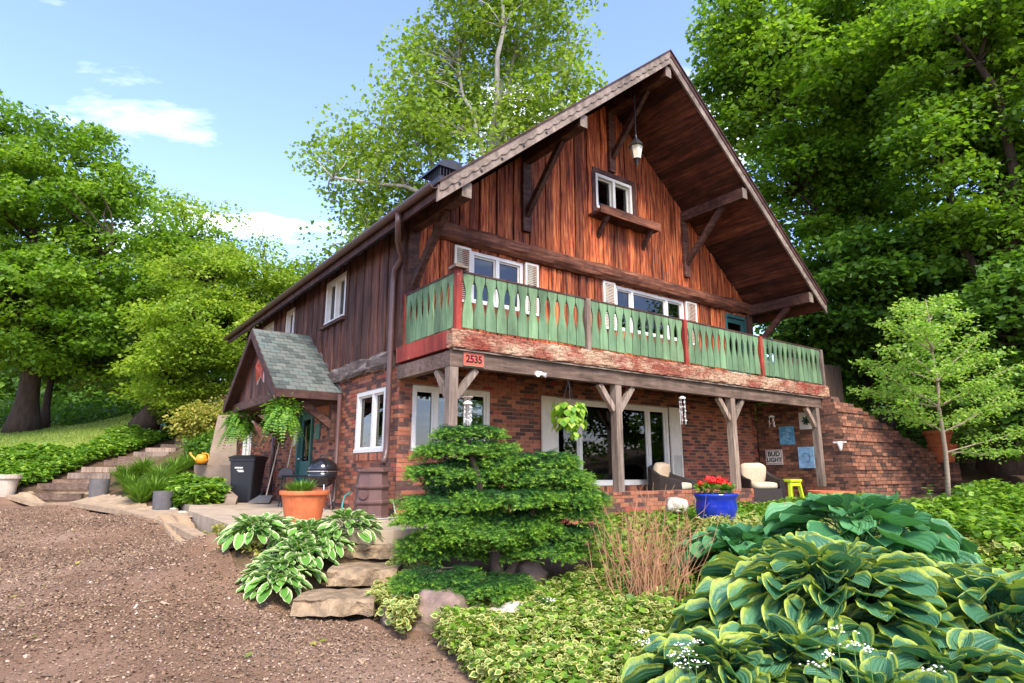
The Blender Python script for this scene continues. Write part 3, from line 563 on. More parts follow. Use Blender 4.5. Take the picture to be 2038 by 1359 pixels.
def shutter(u0, u1, z0, z1, M=Mf, panel=False):
    mb = MB(); f = .045; d0 = -.075; d1 = -.035
    mbox(mb, M, u0, u0+f, z0, z1, d0, d1); mbox(mb, M, u1-f, u1, z0, z1, d0, d1); mbox(mb, M, u0+f, u1-f, z1-f, z1, d0, d1); mbox(mb, M, u0+f, u1-f, z0, z0+f, d0, d1); zm = z0+(z1-z0)*.42; mbox(mb, M, u0+f, u1-f, zm-.03, zm+.03, d0, d1)
    for a, b, lou in ((z0+f, zm-.03, True), (zm+.03, z1-f, not panel)):
        if lou:
            k = max(2, int((b-a)/.035))
            for i in range(k):
                z = a+(b-a)*(i+.5)/k; mb.add([M(u0+f, z-.016, d0+.004), M(u1-f, z-.016, d0+.004), M(u1-f, z+.016, d1-.004), M(u0+f, z+.016, d1-.004)], [(0, 1, 2, 3)])
            mbox(mb, M, u0+f, u1-f, a, b, d1-.003, d1)
        else: mbox(mb, M, u0+f, u1-f, a, b, d0+.015, d1)
    mb.build('shutter', 'cream_shutter', house)
window(Mf, OPF[0], [.29, .71]); window(Ms, OPS[0], [.42], blind=True); window(Ms, OPS[2], [.5])
bigw = window(Mf, OPF[1], [.2, .81], fw=.08)
window(Mf, WINF[0], [.5]); window(Mf, WINF[1], [.235, .74]); window(Mf, WINF[3], [.5], proud=.06)
for w_, s_ in zip(WINS, ([.5], [], [.5])): window(Ms, w_, s_, proud=.05)
shutter(.99, 1.35, 4.02, 5.10); shutter(2.65, 2.99, 4.02, 5.10); shutter(4.84, 5.22, 4.02, 5.12); shutter(7.69, 8.12, 4.02, 5.12)
shutter(3.05, 3.42, .56, 2.41, panel=True); shutter(6.88, 7.26, .56, 2.41, panel=True)
mb = MB(); mbox(mb, Ms, 2.5, 3.9, 4.02, 4.09, -.14, -.02); mb.build('window_ledge', 'brown_trim', house)
# gable window box shelf + brackets
fb = empty('flower_box', (5.45, 0, 6.55), house); mb = MB(); mb.box(4.47, 6.45, -.4, -.03, 6.56, 6.62); mb.build('shelf', 'brown_trim', fb); mb = MB(); mb.box(4.47, 6.45, -.43, -.4, 6.54, 6.74); mb.build('box_front', 'log_wood', fb)
for x in (4.75, 6.2): MB().beam((x, -.36, 6.55), (x, -.02, 6.15), .08, .09).build('bracket', 'beam_wood', fb)
mb = MB(); mb.box(4.6, 6.0, -.075, -.035, 7.71, 7.82); mb.box(4.58, 4.69, -.075, -.035, 6.7, 7.71); mb.box(5.91, 6.02, -.075, -.035, 6.7, 7.71); mb.build('window_surround', 'brown_trim', house)
# doors
def door(M, o, mat, name, glass=True):
    u0, u1, z0, z1 = o; w = empty(name, M((u0+u1)/2, z0, 0), house); mb = MB(); f = .09; mbox(mb, M, u0, u1, z1-f, z1, -.05, .1); mbox(mb, M, u0, u0+f, z0, z1-f, -.05, .1); mbox(mb, M, u1-f, u1, z0, z1-f, -.05, .1); mb.build('frame', mat, w)
    mb = MB(); f2 = .2
    zc_ = z0+(z1-z0)*.45; mbox(mb, M, u0+f, u1-f, z0, zc_, .02, .06); mbox(mb, M, u0+f, u1-f, z1-f-.13, z1-f, .02, .06); mbox(mb, M, u0+f, u0+f2, zc_, z1-f-.13, .02, .06); mbox(mb, M, u1-f2, u1-f, zc_, z1-f-.13, .02, .06); mb.build('leaf', mat, w)
    mb = MB(); mbox(mb, M, u0+f2, u1-f2, zc_, z1-f-.13, .035, .04); mb.build('pane', 'glass', w)
    mb = MB(); mbox(mb, M, u0, u1, z0, z1, .3, .33); mb.build('room', 'room_dark', w); mb = MB(); a = M(u1-.17, z0+1., -.02); mb.lathe([(.01, -.03), (.03, -.02), (.035, 0), (.03, .02), (.01, .03)], 10, a); mb.build('handle', 'steel', w, smooth=True)
door(Mf, WINF[2], 'green_door', 'balcony_door'); door(Ms, OPS[1], 'green_door', 'entrance_door')
# ---- roof
def slope_pt(side, s, y, dz):              # s metres in plan from the eave
    return (EX0+s, y, EZ+s*SL+dz) if side < 0 else (EX1-s, y, EZ+s*(RZ-EZ)/(EX1-RX)+dz)
for side in (-1, 1):
    wd = (RX-EX0) if side < 0 else (EX1-RX); mb = MB()
    p = [slope_pt(side, 0, YR, 0), slope_pt(side, wd, YR, 0), slope_pt(side, wd, HD+.8, 0), slope_pt(side, 0, HD+.8, 0)]; q = [slope_pt(side, 0, YR, -.16), slope_pt(side, wd, YR, -.16), slope_pt(side, wd, HD+.8, -.16), slope_pt(side, 0, HD+.8, -.16)]
    mb.add(p+q, BOXF); mb.build('roof_slope', 'roof_shingle', house)
    n = 34
    for i in range(n):
        a, b = wd*i/n+.004, wd*(i+1)/n-.004; dd = -.165-random.uniform(0, .012)
        V = [slope_pt(side, a, YR+.03, dd-.035), slope_pt(side, b, YR+.03, dd-.035), slope_pt(side, b, .0, dd-.035), slope_pt(side, a, .0, dd-.035), slope_pt(side, a, YR+.03, dd), slope_pt(side, b, YR+.03, dd), slope_pt(side, b, 0, dd), slope_pt(side, a, 0, dd)]
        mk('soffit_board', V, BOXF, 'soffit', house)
    # rake board
    V = []
    for s in (-.03, wd): V += [slope_pt(side, s, YR-.045, .0), slope_pt(side, s, YR-.045, -.27), slope_pt(side, s, YR-.003, -.27), slope_pt(side, s, YR-.003, .0)]
    mk('rake_board', V, [(0, 1, 2, 3), (7, 6, 5, 4), (0, 4, 5, 1), (1, 5, 6, 2), (2, 6, 7, 3), (3, 7, 4, 0)], 'fascia_grey', house)
    # drip edge + scalloped trim
    V = []; F = []; n = 150
    for i in range(n+1):
        s = wd*i/n; sc = .11+.035*abs(math.sin(math.pi*i/5)) if side < 0 else .08
        V += [slope_pt(side, s, YR-.065, .035), slope_pt(side, s, YR-.065, -sc), slope_pt(side, s, YR-.047, -sc), slope_pt(side, s, YR-.047, .035)]
        if i: a = 4*i; F += [(a-4, a, a+1, a-3), (a-3, a+1, a+2, a-2), (a-2, a+2, a+3, a-1), (a-1, a+3, a, a-4)]
    mk('scalloped_trim', V, F, 'fascia_grey' if side < 0 else 'brown_trim', house)
    V = []
    for s in (-.06, wd): V += [slope_pt(side, s, YR-.09, .06), slope_pt(side, s, YR-.09, .03), slope_pt(side, s, YR+.3, .005), slope_pt(side, s, YR+.3, .06)]
    mk('drip_edge', V, [(0, 1, 2, 3), (7, 6, 5, 4), (0, 4, 5, 1), (1, 5, 6, 2), (2, 6, 7, 3), (3, 7, 4, 0)], 'brown_trim', house)
mb = MB()                                                               # knots in the left rake board
for s in (.35, .75, 1.15, 1.6, 2.1): p = slope_pt(-1, s, YR-.047, -.2); mb.lathe([(.028, -.001), (.028, .001)], 10, (0, 0, 0)); k = len(mb.V); mb.V[k-20:] = [(p[0]+v[0], p[1]+v[2]*3, p[2]+v[1]) for v in mb.V[k-20:]]
mb.build('knots', 'print_black', house)
MB().box(EX0-.03, EX0, YR, HD+.8, EZ-.22, EZ+.01).build('eave_fascia', 'brown_trim', house)
V = []; F = []                                                             # half-round gutter
for i, y in enumerate((YR-.05, HD+.8)):
    for k in range(9): a = math.pi+math.pi*k/8; V.append((EX0-.1+.075*math.cos(a), y, EZ-.02+.085*math.sin(a)))
    for k in range(8, -1, -1): a = math.pi+math.pi*k/8; V.append((EX0-.1+.067*math.cos(a), y, EZ-.02+.077*math.sin(a)))
F = [(k, (k+1) % 18, 18+(k+1) % 18, 18+k) for k in range(18)]+[tuple(range(17, -1, -1)), tuple(range(18, 36))]
mk('gutter', V, F, 'gutter', house)
p = [(EX0-.1, -.75, EZ-.1), (EX0-.1, -.75, EZ-.25), (EX0+.05, -.45, EZ-.45), (-.1, -.1, EZ-.6), (-.1, .16, EZ-.75), (-.1, .2, EZ-1.0), (-.1, .2, 1.55), (-.1, .2, 1.3), (-.14, .15, 1.18), (-.2, .1, 1.08)]
MB().tube(p, .052, 12).build('downspout', 'gutter', house, smooth=True)
MB().tube([(-.09, 2.5, 2.45), (-.09, 2.5, .4), (-.2, 2.42, .3)], .045, 10).build('downspout', 'gutter', house, smooth=True)
# purlins + knee braces
for x, zb, wall_z in ((.12, 5.14, 4.1), (2.66, 7.25, 6.1), (5.22, 9.36, 8.2), (7.78, 7.22, 6.1), (10.36, 5.12, 4.1)):
    zt = roof_top(x)-.22 if abs(x-RX) > .1 else RZ-.3; zt = min(zt, zb+.26)
    pl = MB().box(x-.09, x+.09, YR+.02, .0, zb, zt).build('purlin', 'beam_wood', house)
    MB().box(x-.088, x+.088, YR+.012, YR+.02, zb+.002, zt-.002).build('painted_end', 'fascia_grey', pl)
    MB().beam((x, -.1, wall_z), (x, -1.25, zb+.02), .1, .13).build('knee_brace', 'beam_wood', house); MB().box(x-.1, x+.1, -.13, -.04, wall_z-.35, zb).build('brace_post', 'beam_wood', house)
# chimney cowl on the left slope
cc = empty('chimney_cowl', (1.25, 1.2, roof_top(1.25)), house); z0 = roof_top(1.0)+.12; mb = MB(); mb.box(1.0, 1.5, .6, 1.2, z0-.3, z0+.3); mb.build('base', 'dark_metal', cc)
mb = MB()
for i in range(8): mb.box(1.0+i*.07, 1.012+i*.07, .58, .595, z0+.28, z0+.5)
for i in range(8): mb.box(.985, .998, .62+i*.08, .632+i*.08, z0+.28, z0+.5)
mb.build('grille', 'dark_metal', cc); V = []; F = []
for y in (.54, 1.3):
    for k in range(9): a = math.pi*k/8; V.append((1.25-.31*math.cos(a), y, z0+.48+.2*math.sin(a)))
F = [(k, k+1, 10+k, 9+k) for k in range(8)]+[tuple(range(8, -1, -1)), tuple(range(9, 18))]; mk('hood', V, F, 'dark_metal', cc)
# ---- balcony
BX0, BX1, BY = -.02, 10.72, -1.79
bal = empty('balcony', (5.3, BY, 2.74), house)
MB().box(-.0, 10.7, BY+.02, -.03, 2.86, 2.97).build('deck', 'beam_wood', bal)
mb = MB()
for i in range(18): mb.box(.3+i*.58, .36+i*.58, BY+.1, -.03, 2.7, 2.86)
mb.build('joists', 'beam_wood', bal)
rough_bar('carved_beam', (-.1, -1.8, 2.877), (10.74, -1.8, 2.877), .16, .285, 'carved_beam', bal, 150, .028, 14, 5., squash=7)
MB().box(-.09, .06, -1.72, .0, 2.745, 3.015).build('side_beam', 'red_paint', bal)
MB().box(-.05, 10.72, -1.85, -1.74, 2.705, 2.73).build('ledge_strip', 'fascia_grey', bal)
MB().box(-.08, 10.45, -1.80, -1.66, 2.47, 2.702).build('lower_beam', 'grey_beam', bal); MB().box(-.07, .07, -1.66, -.02, 2.47, 2.70).build('lower_beam', 'grey_beam', bal)
PX = [.0, 3.42, 6.84, 10.27]
for i, x in enumerate(PX):
    zb = .6 if i else .2
    MB().box(x-.072, x+.072, -1.79, -1.645, zb, 2.47).build('post', 'grey_wood', bal)
    for s in (-1, 1):
        if i == 3 and s > 0: continue
        if i == 0 and s < 0: continue
        MB().beam((x+s*.07, -1.715, 2.02), (x+s*.42, -1.715, 2.46), .09, .1).build('brace', 'grey_wood', bal)
MB().beam((0, -1.64, 2.02), (0, -1.3, 2.46), .09, .1).build('brace', 'grey_wood', bal)
ZT, ZB = 3.93, 3.075
def slat(M, uc, mat='green_paint'):
    hw = .0955; prof = [(ZB, 1), (ZB+.2, 1), (ZB+.27, .93), (ZB+.36, .74), (ZB+.45, .54), (ZB+.53, .47), (ZB+.61, .54), (ZB+.69, .76), (ZB+.74, .95), (ZB+.79, 1), (ZT, 1)]
    poly = [(uc-hw*w, z) for z, w in prof]+[(uc+hw*w, z) for z, w in prof[::-1]]; jz = random.uniform(-.008, .008)
    mb = MB(); n = len(prof); V = [M(u, z+jz, d) for d in (0, .028) for u, z in poly]; F = []; N2 = 2*n
    for k in range(n-1): F += [(k, N2-1-k, N2-2-k, k+1), (N2+k, N2+k+1, 2*N2-2-k, 2*N2-1-k)]
    F += [(k, (k+1) % N2, N2+(k+1) % N2, N2+k) for k in range(N2)]
    mb.add(V, F); mb.build('slat', mat, bal)
for b_ in range(4):
    a = .05+b_*2.662
    for i in range(12): slat(lambda u, z, d: (u, -1.79+d+.0, z), a+.07+(2.662-.14)*(i+.5)/12)
for i in range(8): slat(lambda u, z, d: (.02+d, u, z), -.06-1.66*(i+.5)/8)
for i in range(5):
    x = .05+i*2.662; MB().box(x-.048, x+.048, -1.82, -1.72, 3.0, 3.95 if i else 3.98).build('rail_post', 'red_paint' if i in (0, 2, 3) else 'grey_wood', bal)
MB().box(-.06, .16, -1.88, -1.66, 3.98, 4.02).build('post_cap', 'grey_wood', bal); MB().box(-.02, .12, -1.84, -1.70, 4.02, 4.05).build('post_cap', 'grey_wood', bal)
MB().box(.0, .1, -.09, .0, 3.0, 3.96).build('rail_post', 'red_paint', bal)
MB().box(.11, 10.72, -1.8, -1.75, 3.93, 3.958).build('top_rail', 'brown_trim', bal); MB().box(.01, .06, -1.70, -.03, 3.93, 3.958).build('top_rail', 'brown_trim', bal)
for z in (3.2, 3.8): MB().box(.1, 10.7, -1.755, -1.72, z, z+.08).build('back_rail', 'brown_trim', bal); MB().box(.055, .09, -1.7, -.03, z, z+.08).build('back_rail', 'brown_trim', bal)
# ---- entrance canopy on the side wall
can = empty('entrance_canopy', (-.6, 4.8, 2.5), house); CY, CW, CZ, CE, CXF = 4.8, 2.2, 4.06, 2.5, -1.3
cs = (CZ-CE)/CW
for s in (-1, 1):
    V = [(CXF, CY, CZ-.02), (0, CY, CZ-.02), (0, CY+s*CW, CE-.02), (CXF, CY+s*CW, CE-.02)]; V += [(x, y, z-.08) for x, y, z in V]
    mk('canopy_slope', V, BOXF if s > 0 else [f[::-1] for f in BOXF], 'brown_trim', can)
    V = [(CXF-.05, CY, CZ-.0), (CXF-.0, CY, CZ-.0), (CXF-.0, CY+s*CW, CE-.0), (CXF-.05, CY+s*CW, CE-.0)]; V += [(x, y, z-.2) for x, y, z in V]; mk('barge_board', V, BOXF, 'brown_trim', can)
me_s = {}
rows = 17; sl_ = math.hypot(CW, CZ-CE)
for r_ in range(rows):
    t0 = r_/rows; nt = 7; x = CXF-.03-(.1 if r_ % 2 else 0)
    while x < -.01:
        a, b = max(x, CXF-.04), min(x+.196, -.01)
        if b-a > .02:
            lift = .012+random.uniform(0, .006); tb = t0+1.25/rows; sg = -1
            def cp(xx, t, dz): return (xx, CY-CW*t, CZ-(CZ-CE)*t+dz)
            V = [cp(a+.003, t0, .0), cp(b-.003, t0, .0), cp(b-.003, min(tb, 1.02), lift), cp(a+.003, min(tb, 1.02), lift), cp(a+.003, t0, .008), cp(b-.003, t0, .008), cp(b-.003, min(tb, 1.02), lift+.014), cp(a+.003, min(tb, 1.02), lift+.014)]
            mk('shingle', V, [f[::-1] for f in BOXF], 'shingle', can)
        x += .2
V = [(CXF-.03, CY, CZ+.02), (0, CY, CZ+.02), (0, CY+CW+.05, CE+.02), (CXF-.03, CY+CW+.05, CE+.02)]; V += [(x, y, z-.04) for x, y, z in V]; mk('shingle_layer', V, [f[::-1] for f in BOXF], 'roof_shingle', can)
MB().beam((-.012, CY, CZ+.035), (-.012, CY-CW, CE+.035), .03, .06).build('flashing', 'fascia_grey', can)
MB().box(CXF-.02, .0, CY-CW-.04, CY-CW+.0, CE-.16, CE-.005).build('eave_board', 'brown_trim', can); MB().box(CXF-.02, .0, CY+CW, CY+CW+.04, CE-.16, CE-.005).build('eave_board', 'brown_trim', can)
MB().box(CXF+.14, CXF+.26, CY-CW+.02, CY+CW-.02, CE-.16, CE+.03).build('tie_beam', 'beam_wood', can)
for i in range(18):                                                        # gable boards
    a = CY-CW+.12+i*(2*CW-.24)/18; b = a+(2*CW-.24)/18-.006; za = CZ-abs(a-CY)*cs-.12; zb = CZ-abs(b-CY)*cs-.12
    if max(za, zb) < CE+.05: continue
    za = max(za, CE+.031); zb = max(zb, CE+.031)
    V = [(CXF+.2, a, CE+.03), (CXF+.2, b, CE+.03), (CXF+.2, b, zb), (CXF+.2, a, za)]; V += [(x+.025, y, z) for x, y, z in V]; mk('gable_board', V, BOXF, 'dark_siding', can)
MB().box(CXF+.1, -.0, CY-CW+.05, CY+CW-.05, CE-.17, CE-.14).build('ceiling', 'brown_trim', can)
for y in (CY-CW+.28, CY+CW-.28):
    MB().box(-.13, -.0, y-.09, y+.09, 1.55, CE-.17).build('bracket_post', 'beam_wood', can); MB().beam((-.1, y, 1.85), (-.75, y, CE-.18), .12, .14).build('bracket_brace', 'beam_wood', can)
MB().tube([(-.08, CY+CW-.05, 2.4), (-.08, CY+CW-.05, .4)], .05, 8).build('downspout', 'gutter', can, smooth=True)
mb = MB(); mbox(mb, Ms, 3.75, 4.05, 1.62, 1.95, -.03, 0); mb.build('arched_plaque', 'print_green', house)
mb = MB(); mbox(mb, Ms, 5.35, 5.5, 1.55, 2.15, -.03, 0); mb.build('thermometer_board', 'cream_shutter', house)
# ================================================================== GARDEN WALLS, STEPS, STONES
def rock(name, c, r, mat, label, cat='rock', flat=.7, seed=0, parent=None, rz=0):
    import bmesh
    bm = bmesh.new(); bmesh.ops.create_icosphere(bm, subdivisions=4, radius=1); V = []; 
    for v in bm.verts:
        p = v.co.copy(); k = 1+.28*mnoise.noise(p*1.1+Vector((seed*7.3, 0, 0)))+.12*mnoise.noise(p*2.7+Vector((seed, 5, 0)))+.04*mnoise.noise(p*7+Vector((seed, 2, 1)))
        p = Vector([math.copysign(abs(a)**.8, a) for a in p])*k; x = p.x*r[0]; y = p.y*r[1]; V.append((c[0]+x*math.cos(rz)-y*math.sin(rz), c[1]+x*math.sin(rz)+y*math.cos(rz), c[2]+p.z*r[2]))
    F = [tuple(v.index for v in f.verts) for f in bm.faces]; bm.free()
    o = mk(name, V, F, mat, smooth=True); return tag(o, label, cat)
def slab(name, u0, u1, v, t0, t1, zt, th, dep, label):
    a = P(u0, v, t0); b = P(u1, v, t1); a[2] = b[2] = zt; d = unit(b-a); bk = np.array([-d[1], d[0], 0])*dep; n = 14; V = []; F = []
    rows = [(-.03, -th), (-.0, -th*.55), (.01, -.03), (.035, .0), (.5, .006), (.97, .0), (1., -.04), (1., -th)]
    for i in range(n+1):
        f = i/n; p = a+(b-a)*f
        for k, (s, dz) in enumerate(rows):
            nv = mnoise.noise(Vector((f*3+u0, k*.5, v*.1)))*.09+mnoise.noise(Vector((f*11+u0, k*1.3, 2)))*.03; e = .05*mnoise.noise(Vector((f*7, k*.9, u0))); V.append(p+bk*s+np.array([d[1]*nv, -d[0]*nv, dz+e*.5]))
    m_ = len(rows)
    for i in range(n):
        for k in range(m_-1): F.append((i*m_+k, (i+1)*m_+k, (i+1)*m_+k+1, i*m_+k+1))
    F.append(tuple(range(m_))); F.append(tuple(n*m_+k for k in range(m_-1, -1, -1))); return tag(mk(name, V, F, 'stone_slab'), label, 'stone step', 'rough stone slab steps')
slab('stone_step', 582, 745, 1188, 6.32, 6.32, -.33, .15, .62, 'lowest and widest rough stone slab step beside the gravel')
slab('stone_step', 652, 790, 1128, 7.0, 7.0, -.13, .18, .55, 'middle rough stone slab step between the hosta and spruce')
slab('stone_step', 684, 812, 1083, 7.66, 7.66, .05, .15, .6, 'topmost rough stone slab step just below the patio')
def grock(name, u, v, rpx, mat, label, flat=.6, seed=0, t=None, ry=1.):
    g = ground(u, v) if t is None else P(u, v, t); tt = (g-CAM)@FW; r = rpx*tt/FOC; return rock(name, (g[0], g[1], g[2]+r*flat*.35), (r, r*ry, r*flat), mat, label, seed=seed, rz=-YAW)
grock('boulder', 800, 1232, 42, 'boulder_pink', 'pinkish brown boulder at the gravel edge, the one further left', .85, 1)
grock('boulder', 872, 1238, 62, 'boulder_pink', 'large pinkish boulder under the front skirt of the spruce', .8, 2)
grock('boulder', 1012, 1242, 48, 'boulder_pale', 'pale lichen-spotted boulder among the variegated ground cover', .6, 3)
grock('boulder', 1052, 1168, 40, 'boulder_pink', 'brown boulder half hidden in shade behind the spruce trunk', .9, 4)
grock('boulder', 590, 1078, 30, 'boulder_pink', 'flat-topped rock poking out of the variegated hostas', .7, 5, t=7.9)
grock('boulder', 1345, 1012, 20, 'boulder_pale', 'small pale stone beside the blue glazed pot', .8, 6, t=10.2)
for i, (u, v, r, w_) in enumerate(((345, 1016, 7, 'small pale cobble closest to the grey planter'), (362, 1023, 8, 'largest of the three pale cobbles at the patio corner'), (375, 1014, 6, 'small pale cobble closest to the curved kerb'))): tag(grock('edge_stone', u, v, r, 'boulder_pale', w_, .6, 10+i), w_, 'rock', 'cobbles at the patio corner')
# low brick wall carrying the balcony posts
lw = thing('low_brick_wall', 'low brick wall under the balcony posts beneath the big window', 'wall', (4, -1.72, .0)); x0, x1 = .2, 7.25
MB().box(x0+.01, x1-.01, -1.84, -1.56, -.4, .545).build('core', 'mortar', lw); mm = {}
for r_ in range(8):
    x = x0-(.1 if r_ % 2 else 0); z = -.02+r_*SCOL
    while x < x1-.03:
        a, b = max(x, x0), min(x+.205, x1); L_ = round(b-a, 3)
        if L_ not in mm: mm[L_] = raw_mesh('brick', MB().box(-L_/2, L_/2, 0, .3, 0, .065).V, BOXF, 'brick_piece')
        if b-a > .03: link('brick', mm[L_], lw, ((a+b)/2, -1.85+random.uniform(-.004, .004), z))
        x += .2145
for i in range(int((x1-x0)/.105)): link('brick', mm.setdefault('cap', raw_mesh('brick', MB().box(0, .097, 0, .32, 0, .05).V, BOXF, 'brick_piece')), lw, (x0+i*.105, -1.86, .553))
# brick return wall at the right end of the porch (faces left), with the battered wall beyond it
rw = thing('brick_return_wall', 'dark brick side wall of the porch hung with signs', 'wall', (10.6, -1.2, .2)); mb = MB(); mb.prism([(0, -.2), (0, 2.69), (-2.02, 2.74), (-2.5, -.2)], lambda u, w, d: (d, u, w), 10.512, 10.9); mb.build('core', 'brick_garden_mass', rw)
mb = MB(); mm = {}; cnt = 0
for r_ in range(38):
    y = -2.56-(.1 if r_ % 2 else 0); z = -.15+r_*SCOL
    while y < -.02 and z+.065 < (2.7 if y > -1.95 else 2.8):
        a, b = max(y, -2.53+(z+.15)*.165), min(y+.205, 0); L_ = round(b-a, 3); fx = 10.5+random.uniform(-.004, .004)
        if b-a > .03:
            if cnt < 300 and .6 < z: 
                if L_ not in mm: mm[L_] = raw_mesh('brick', MB().box(0, .03, -L_/2, L_/2, 0, .065).V, BOXF, 'brick_garden')
                link('brick', mm[L_], rw, (fx, (a+b)/2, z)); cnt += 1
            else: mb.box(fx, fx+.03, a, b, z, z+.065)
        y += .2145
tag(mb.build('brick_courses', 'brick_garden_mass', rw), kind='stuff')
bw = thing('battered_brick_wall', 'weathered stepped brick retaining wall sloping down towards the small maple', 'wall', (13, -2.6, .4))
BWX0, BWX1 = 10.5, 15.6
def bwtop(x): return 2.8-max(0, x-10.7)*.29
nb = 0; mbx = MB()
for k in range(30):
    z = .05+k*.0855; st = k//4; yb = -2.6+k*.0175-(.05 if k % 4 == 3 else 0); x = BWX0-(.13 if k % 2 else 0)
    while x < BWX1:
        a, b = max(x, BWX0), min(x+.27, BWX1-.0)
        if b-a > .05 and z+.05 < bwtop((a+b)/2):
            if nb < 300 and z > .45: MB().box(a, b-.012, yb+random.uniform(-.008, .008), yb+.35, z, z+.076).build('brick', 'brick_garden', bw); nb += 1
            else: mbx.box(a, b-.012, yb, yb+.35, z, z+.076)
        x += .28
tag(mbx.build('brick_courses', 'brick_garden_mass', bw), kind='stuff')
V = []
for x in (BWX0+.05, BWX1): V += [(x, -2.3, -.2), (x, -1.4, -.2), (x, -1.4, bwtop(x)-.05), (x, -1.95, bwtop(x)-.05)]
mk('core', V, [(0, 1, 2, 3), (7, 6, 5, 4), (0, 4, 5, 1), (1, 5, 6, 2), (2, 6, 7, 3), (3, 7, 4, 0)], 'mortar', bw)
pier = empty('end_pier', (15.7, -2.5, .3), bw); me = raw_mesh('brick', MB().box(-.22, .22, -.2, .2, 0, .076).V, BOXF, 'brick_garden')
for k in range(13): o = link('brick', me, pier, (15.75, -2.5, .1+k*.0855)); o.rotation_euler.z = random.uniform(-.03, .03)
# outdoor firebox niche in the side wall
pass
# wooden fence above the right-hand bank
fn = thing('board_fence', 'dark vertical board fence above the brick wall beside the balcony', 'fence', (12, -.6, 2.6))
for i in range(22): x = 10.95+i*.16; z = h1(x, -.4); MB().box(x, x+.15, -.45, -.42, 2.3, 4.05+random.uniform(-.04, .04)).build('board', 'fence_wood', fn)
for z in (2.8, 3.7): MB().box(10.9, 14.5, -.42, -.37, z, z+.09).build('rail', 'fence_wood', fn)
# planter bin behind the balcony end
t = thing('bin', 'pale plastic bin standing on the bank beside the balcony end', 'bin', (10.98, -1.35, 2.9)); MB().lathe([(.17, 0), (.2, .35), (.21, .36)], 16, (10.98, -1.35, 2.62)).build('tub', 'pale_pot', t, smooth=True)
t = thing('metal_can', 'dark metal can with a shiny rim beyond the balcony end', 'can', (11.5, -1.3, 2.6)); MB().lathe([(.16, 0), (.18, .4)], 14, (11.5, -1.3, 2.55)).build('can', 'dark_metal', t, smooth=True); MB().lathe([(.19, 0), (.19, .04)], 14, (11.5, -1.3, 2.95)).build('rim', 'steel', t)
# concrete wing wall, ledge and curved kerb at the left of the house
cw = thing('concrete_wing_wall', 'tall leaning concrete slab wall behind the wheeled bin', 'wall', P(440, 960, 16.6))
def Q(u, v, t): return P(u, v, t)
V = [Q(412, 926, 16.3), Q(470, 926, 16.3), Q(472, 826, 16.6), Q(434, 826, 16.6)]; V += [p+np.array([.12, .5, 0]) for p in V]; mk('slab', V, BOXF, 'concrete_wall', cw)
V = [Q(386, 1000, 16.2), Q(468, 1000, 15.9), Q(468, 925, 15.9), Q(386, 925, 16.2)]; V += [p+np.array([.3, .9, 0]) for p in V]; mk('base_block', V, BOXF, 'concrete_wall', cw)
ck = thing('curved_kerb', 'curved concrete kerb around the leafy bed beside the patio', 'kerb', Q(450, 1005, 14)); pts = [Q(392, 948, 15.6), Q(420, 960, 15.1), Q(448, 975, 14.5), Q(463, 988, 14.0), Q(458, 1000, 13.5), Q(430, 1005, 13.3), Q(405, 1008, 13.2)]
for a, b in zip(pts, pts[1:]):
    a = a.copy(); b = b.copy(); V = []
    d = unit((b-a)*[1, 1, 0]); s = np.array([-d[1], d[0], 0])*.11
    for p in (a, b): V += [p-s, p+s, [p[0]+s[0], p[1]+s[1], -.2], [p[0]-s[0], p[1]-s[1], -.2]]
    mk('kerb_section', V, [(0, 1, 2, 3), (7, 6, 5, 4), (0, 4, 5, 1), (1, 5, 6, 2), (2, 6, 7, 3), (3, 7, 4, 0)], 'concrete_wall', ck)
# timber garden stairs
gs = thing('garden_stairs', 'timber and earth garden stairs climbing the bank beyond the path', 'stairs', Q(200, 985, 17))
ST = [(50, 165, 983, 16.6), (78, 180, 963, 17.3), (108, 200, 955, 18.0), (138, 222, 942, 18.7), (165, 235, 930, 19.3), (210, 290, 917, 20.0), (238, 332, 909, 20.7), (268, 338, 900, 21.4), (292, 352, 892, 22.1), (322, 362, 885, 22.8), (350, 398, 873, 23.6)]
for u0, u1, v, t in ST:
    a, b = Q(u0, v, t), Q(u1, v, t); a[2] = b[2] = (a[2]+b[2])/2; d = unit(b-a); MB().beam(a-[0, 0, .07], b-[0, 0, .07], .14, .17).build('riser_timber', 'grey_beam' if v % 2 else 'grey_wood', gs)
    n_ = np.array([-d[1], d[0], 0])*.75; V = [a+[0, 0, -.02], b+[0, 0, -.02], b+n_+[0, 0, -.02], a+n_+[0, 0, -.02]]; V = [v_+np.array([0, 0, dz]) for dz in (-.4, 0.01) for v_ in V]; mk('tread', V, BOXF, 'path_stone', gs)

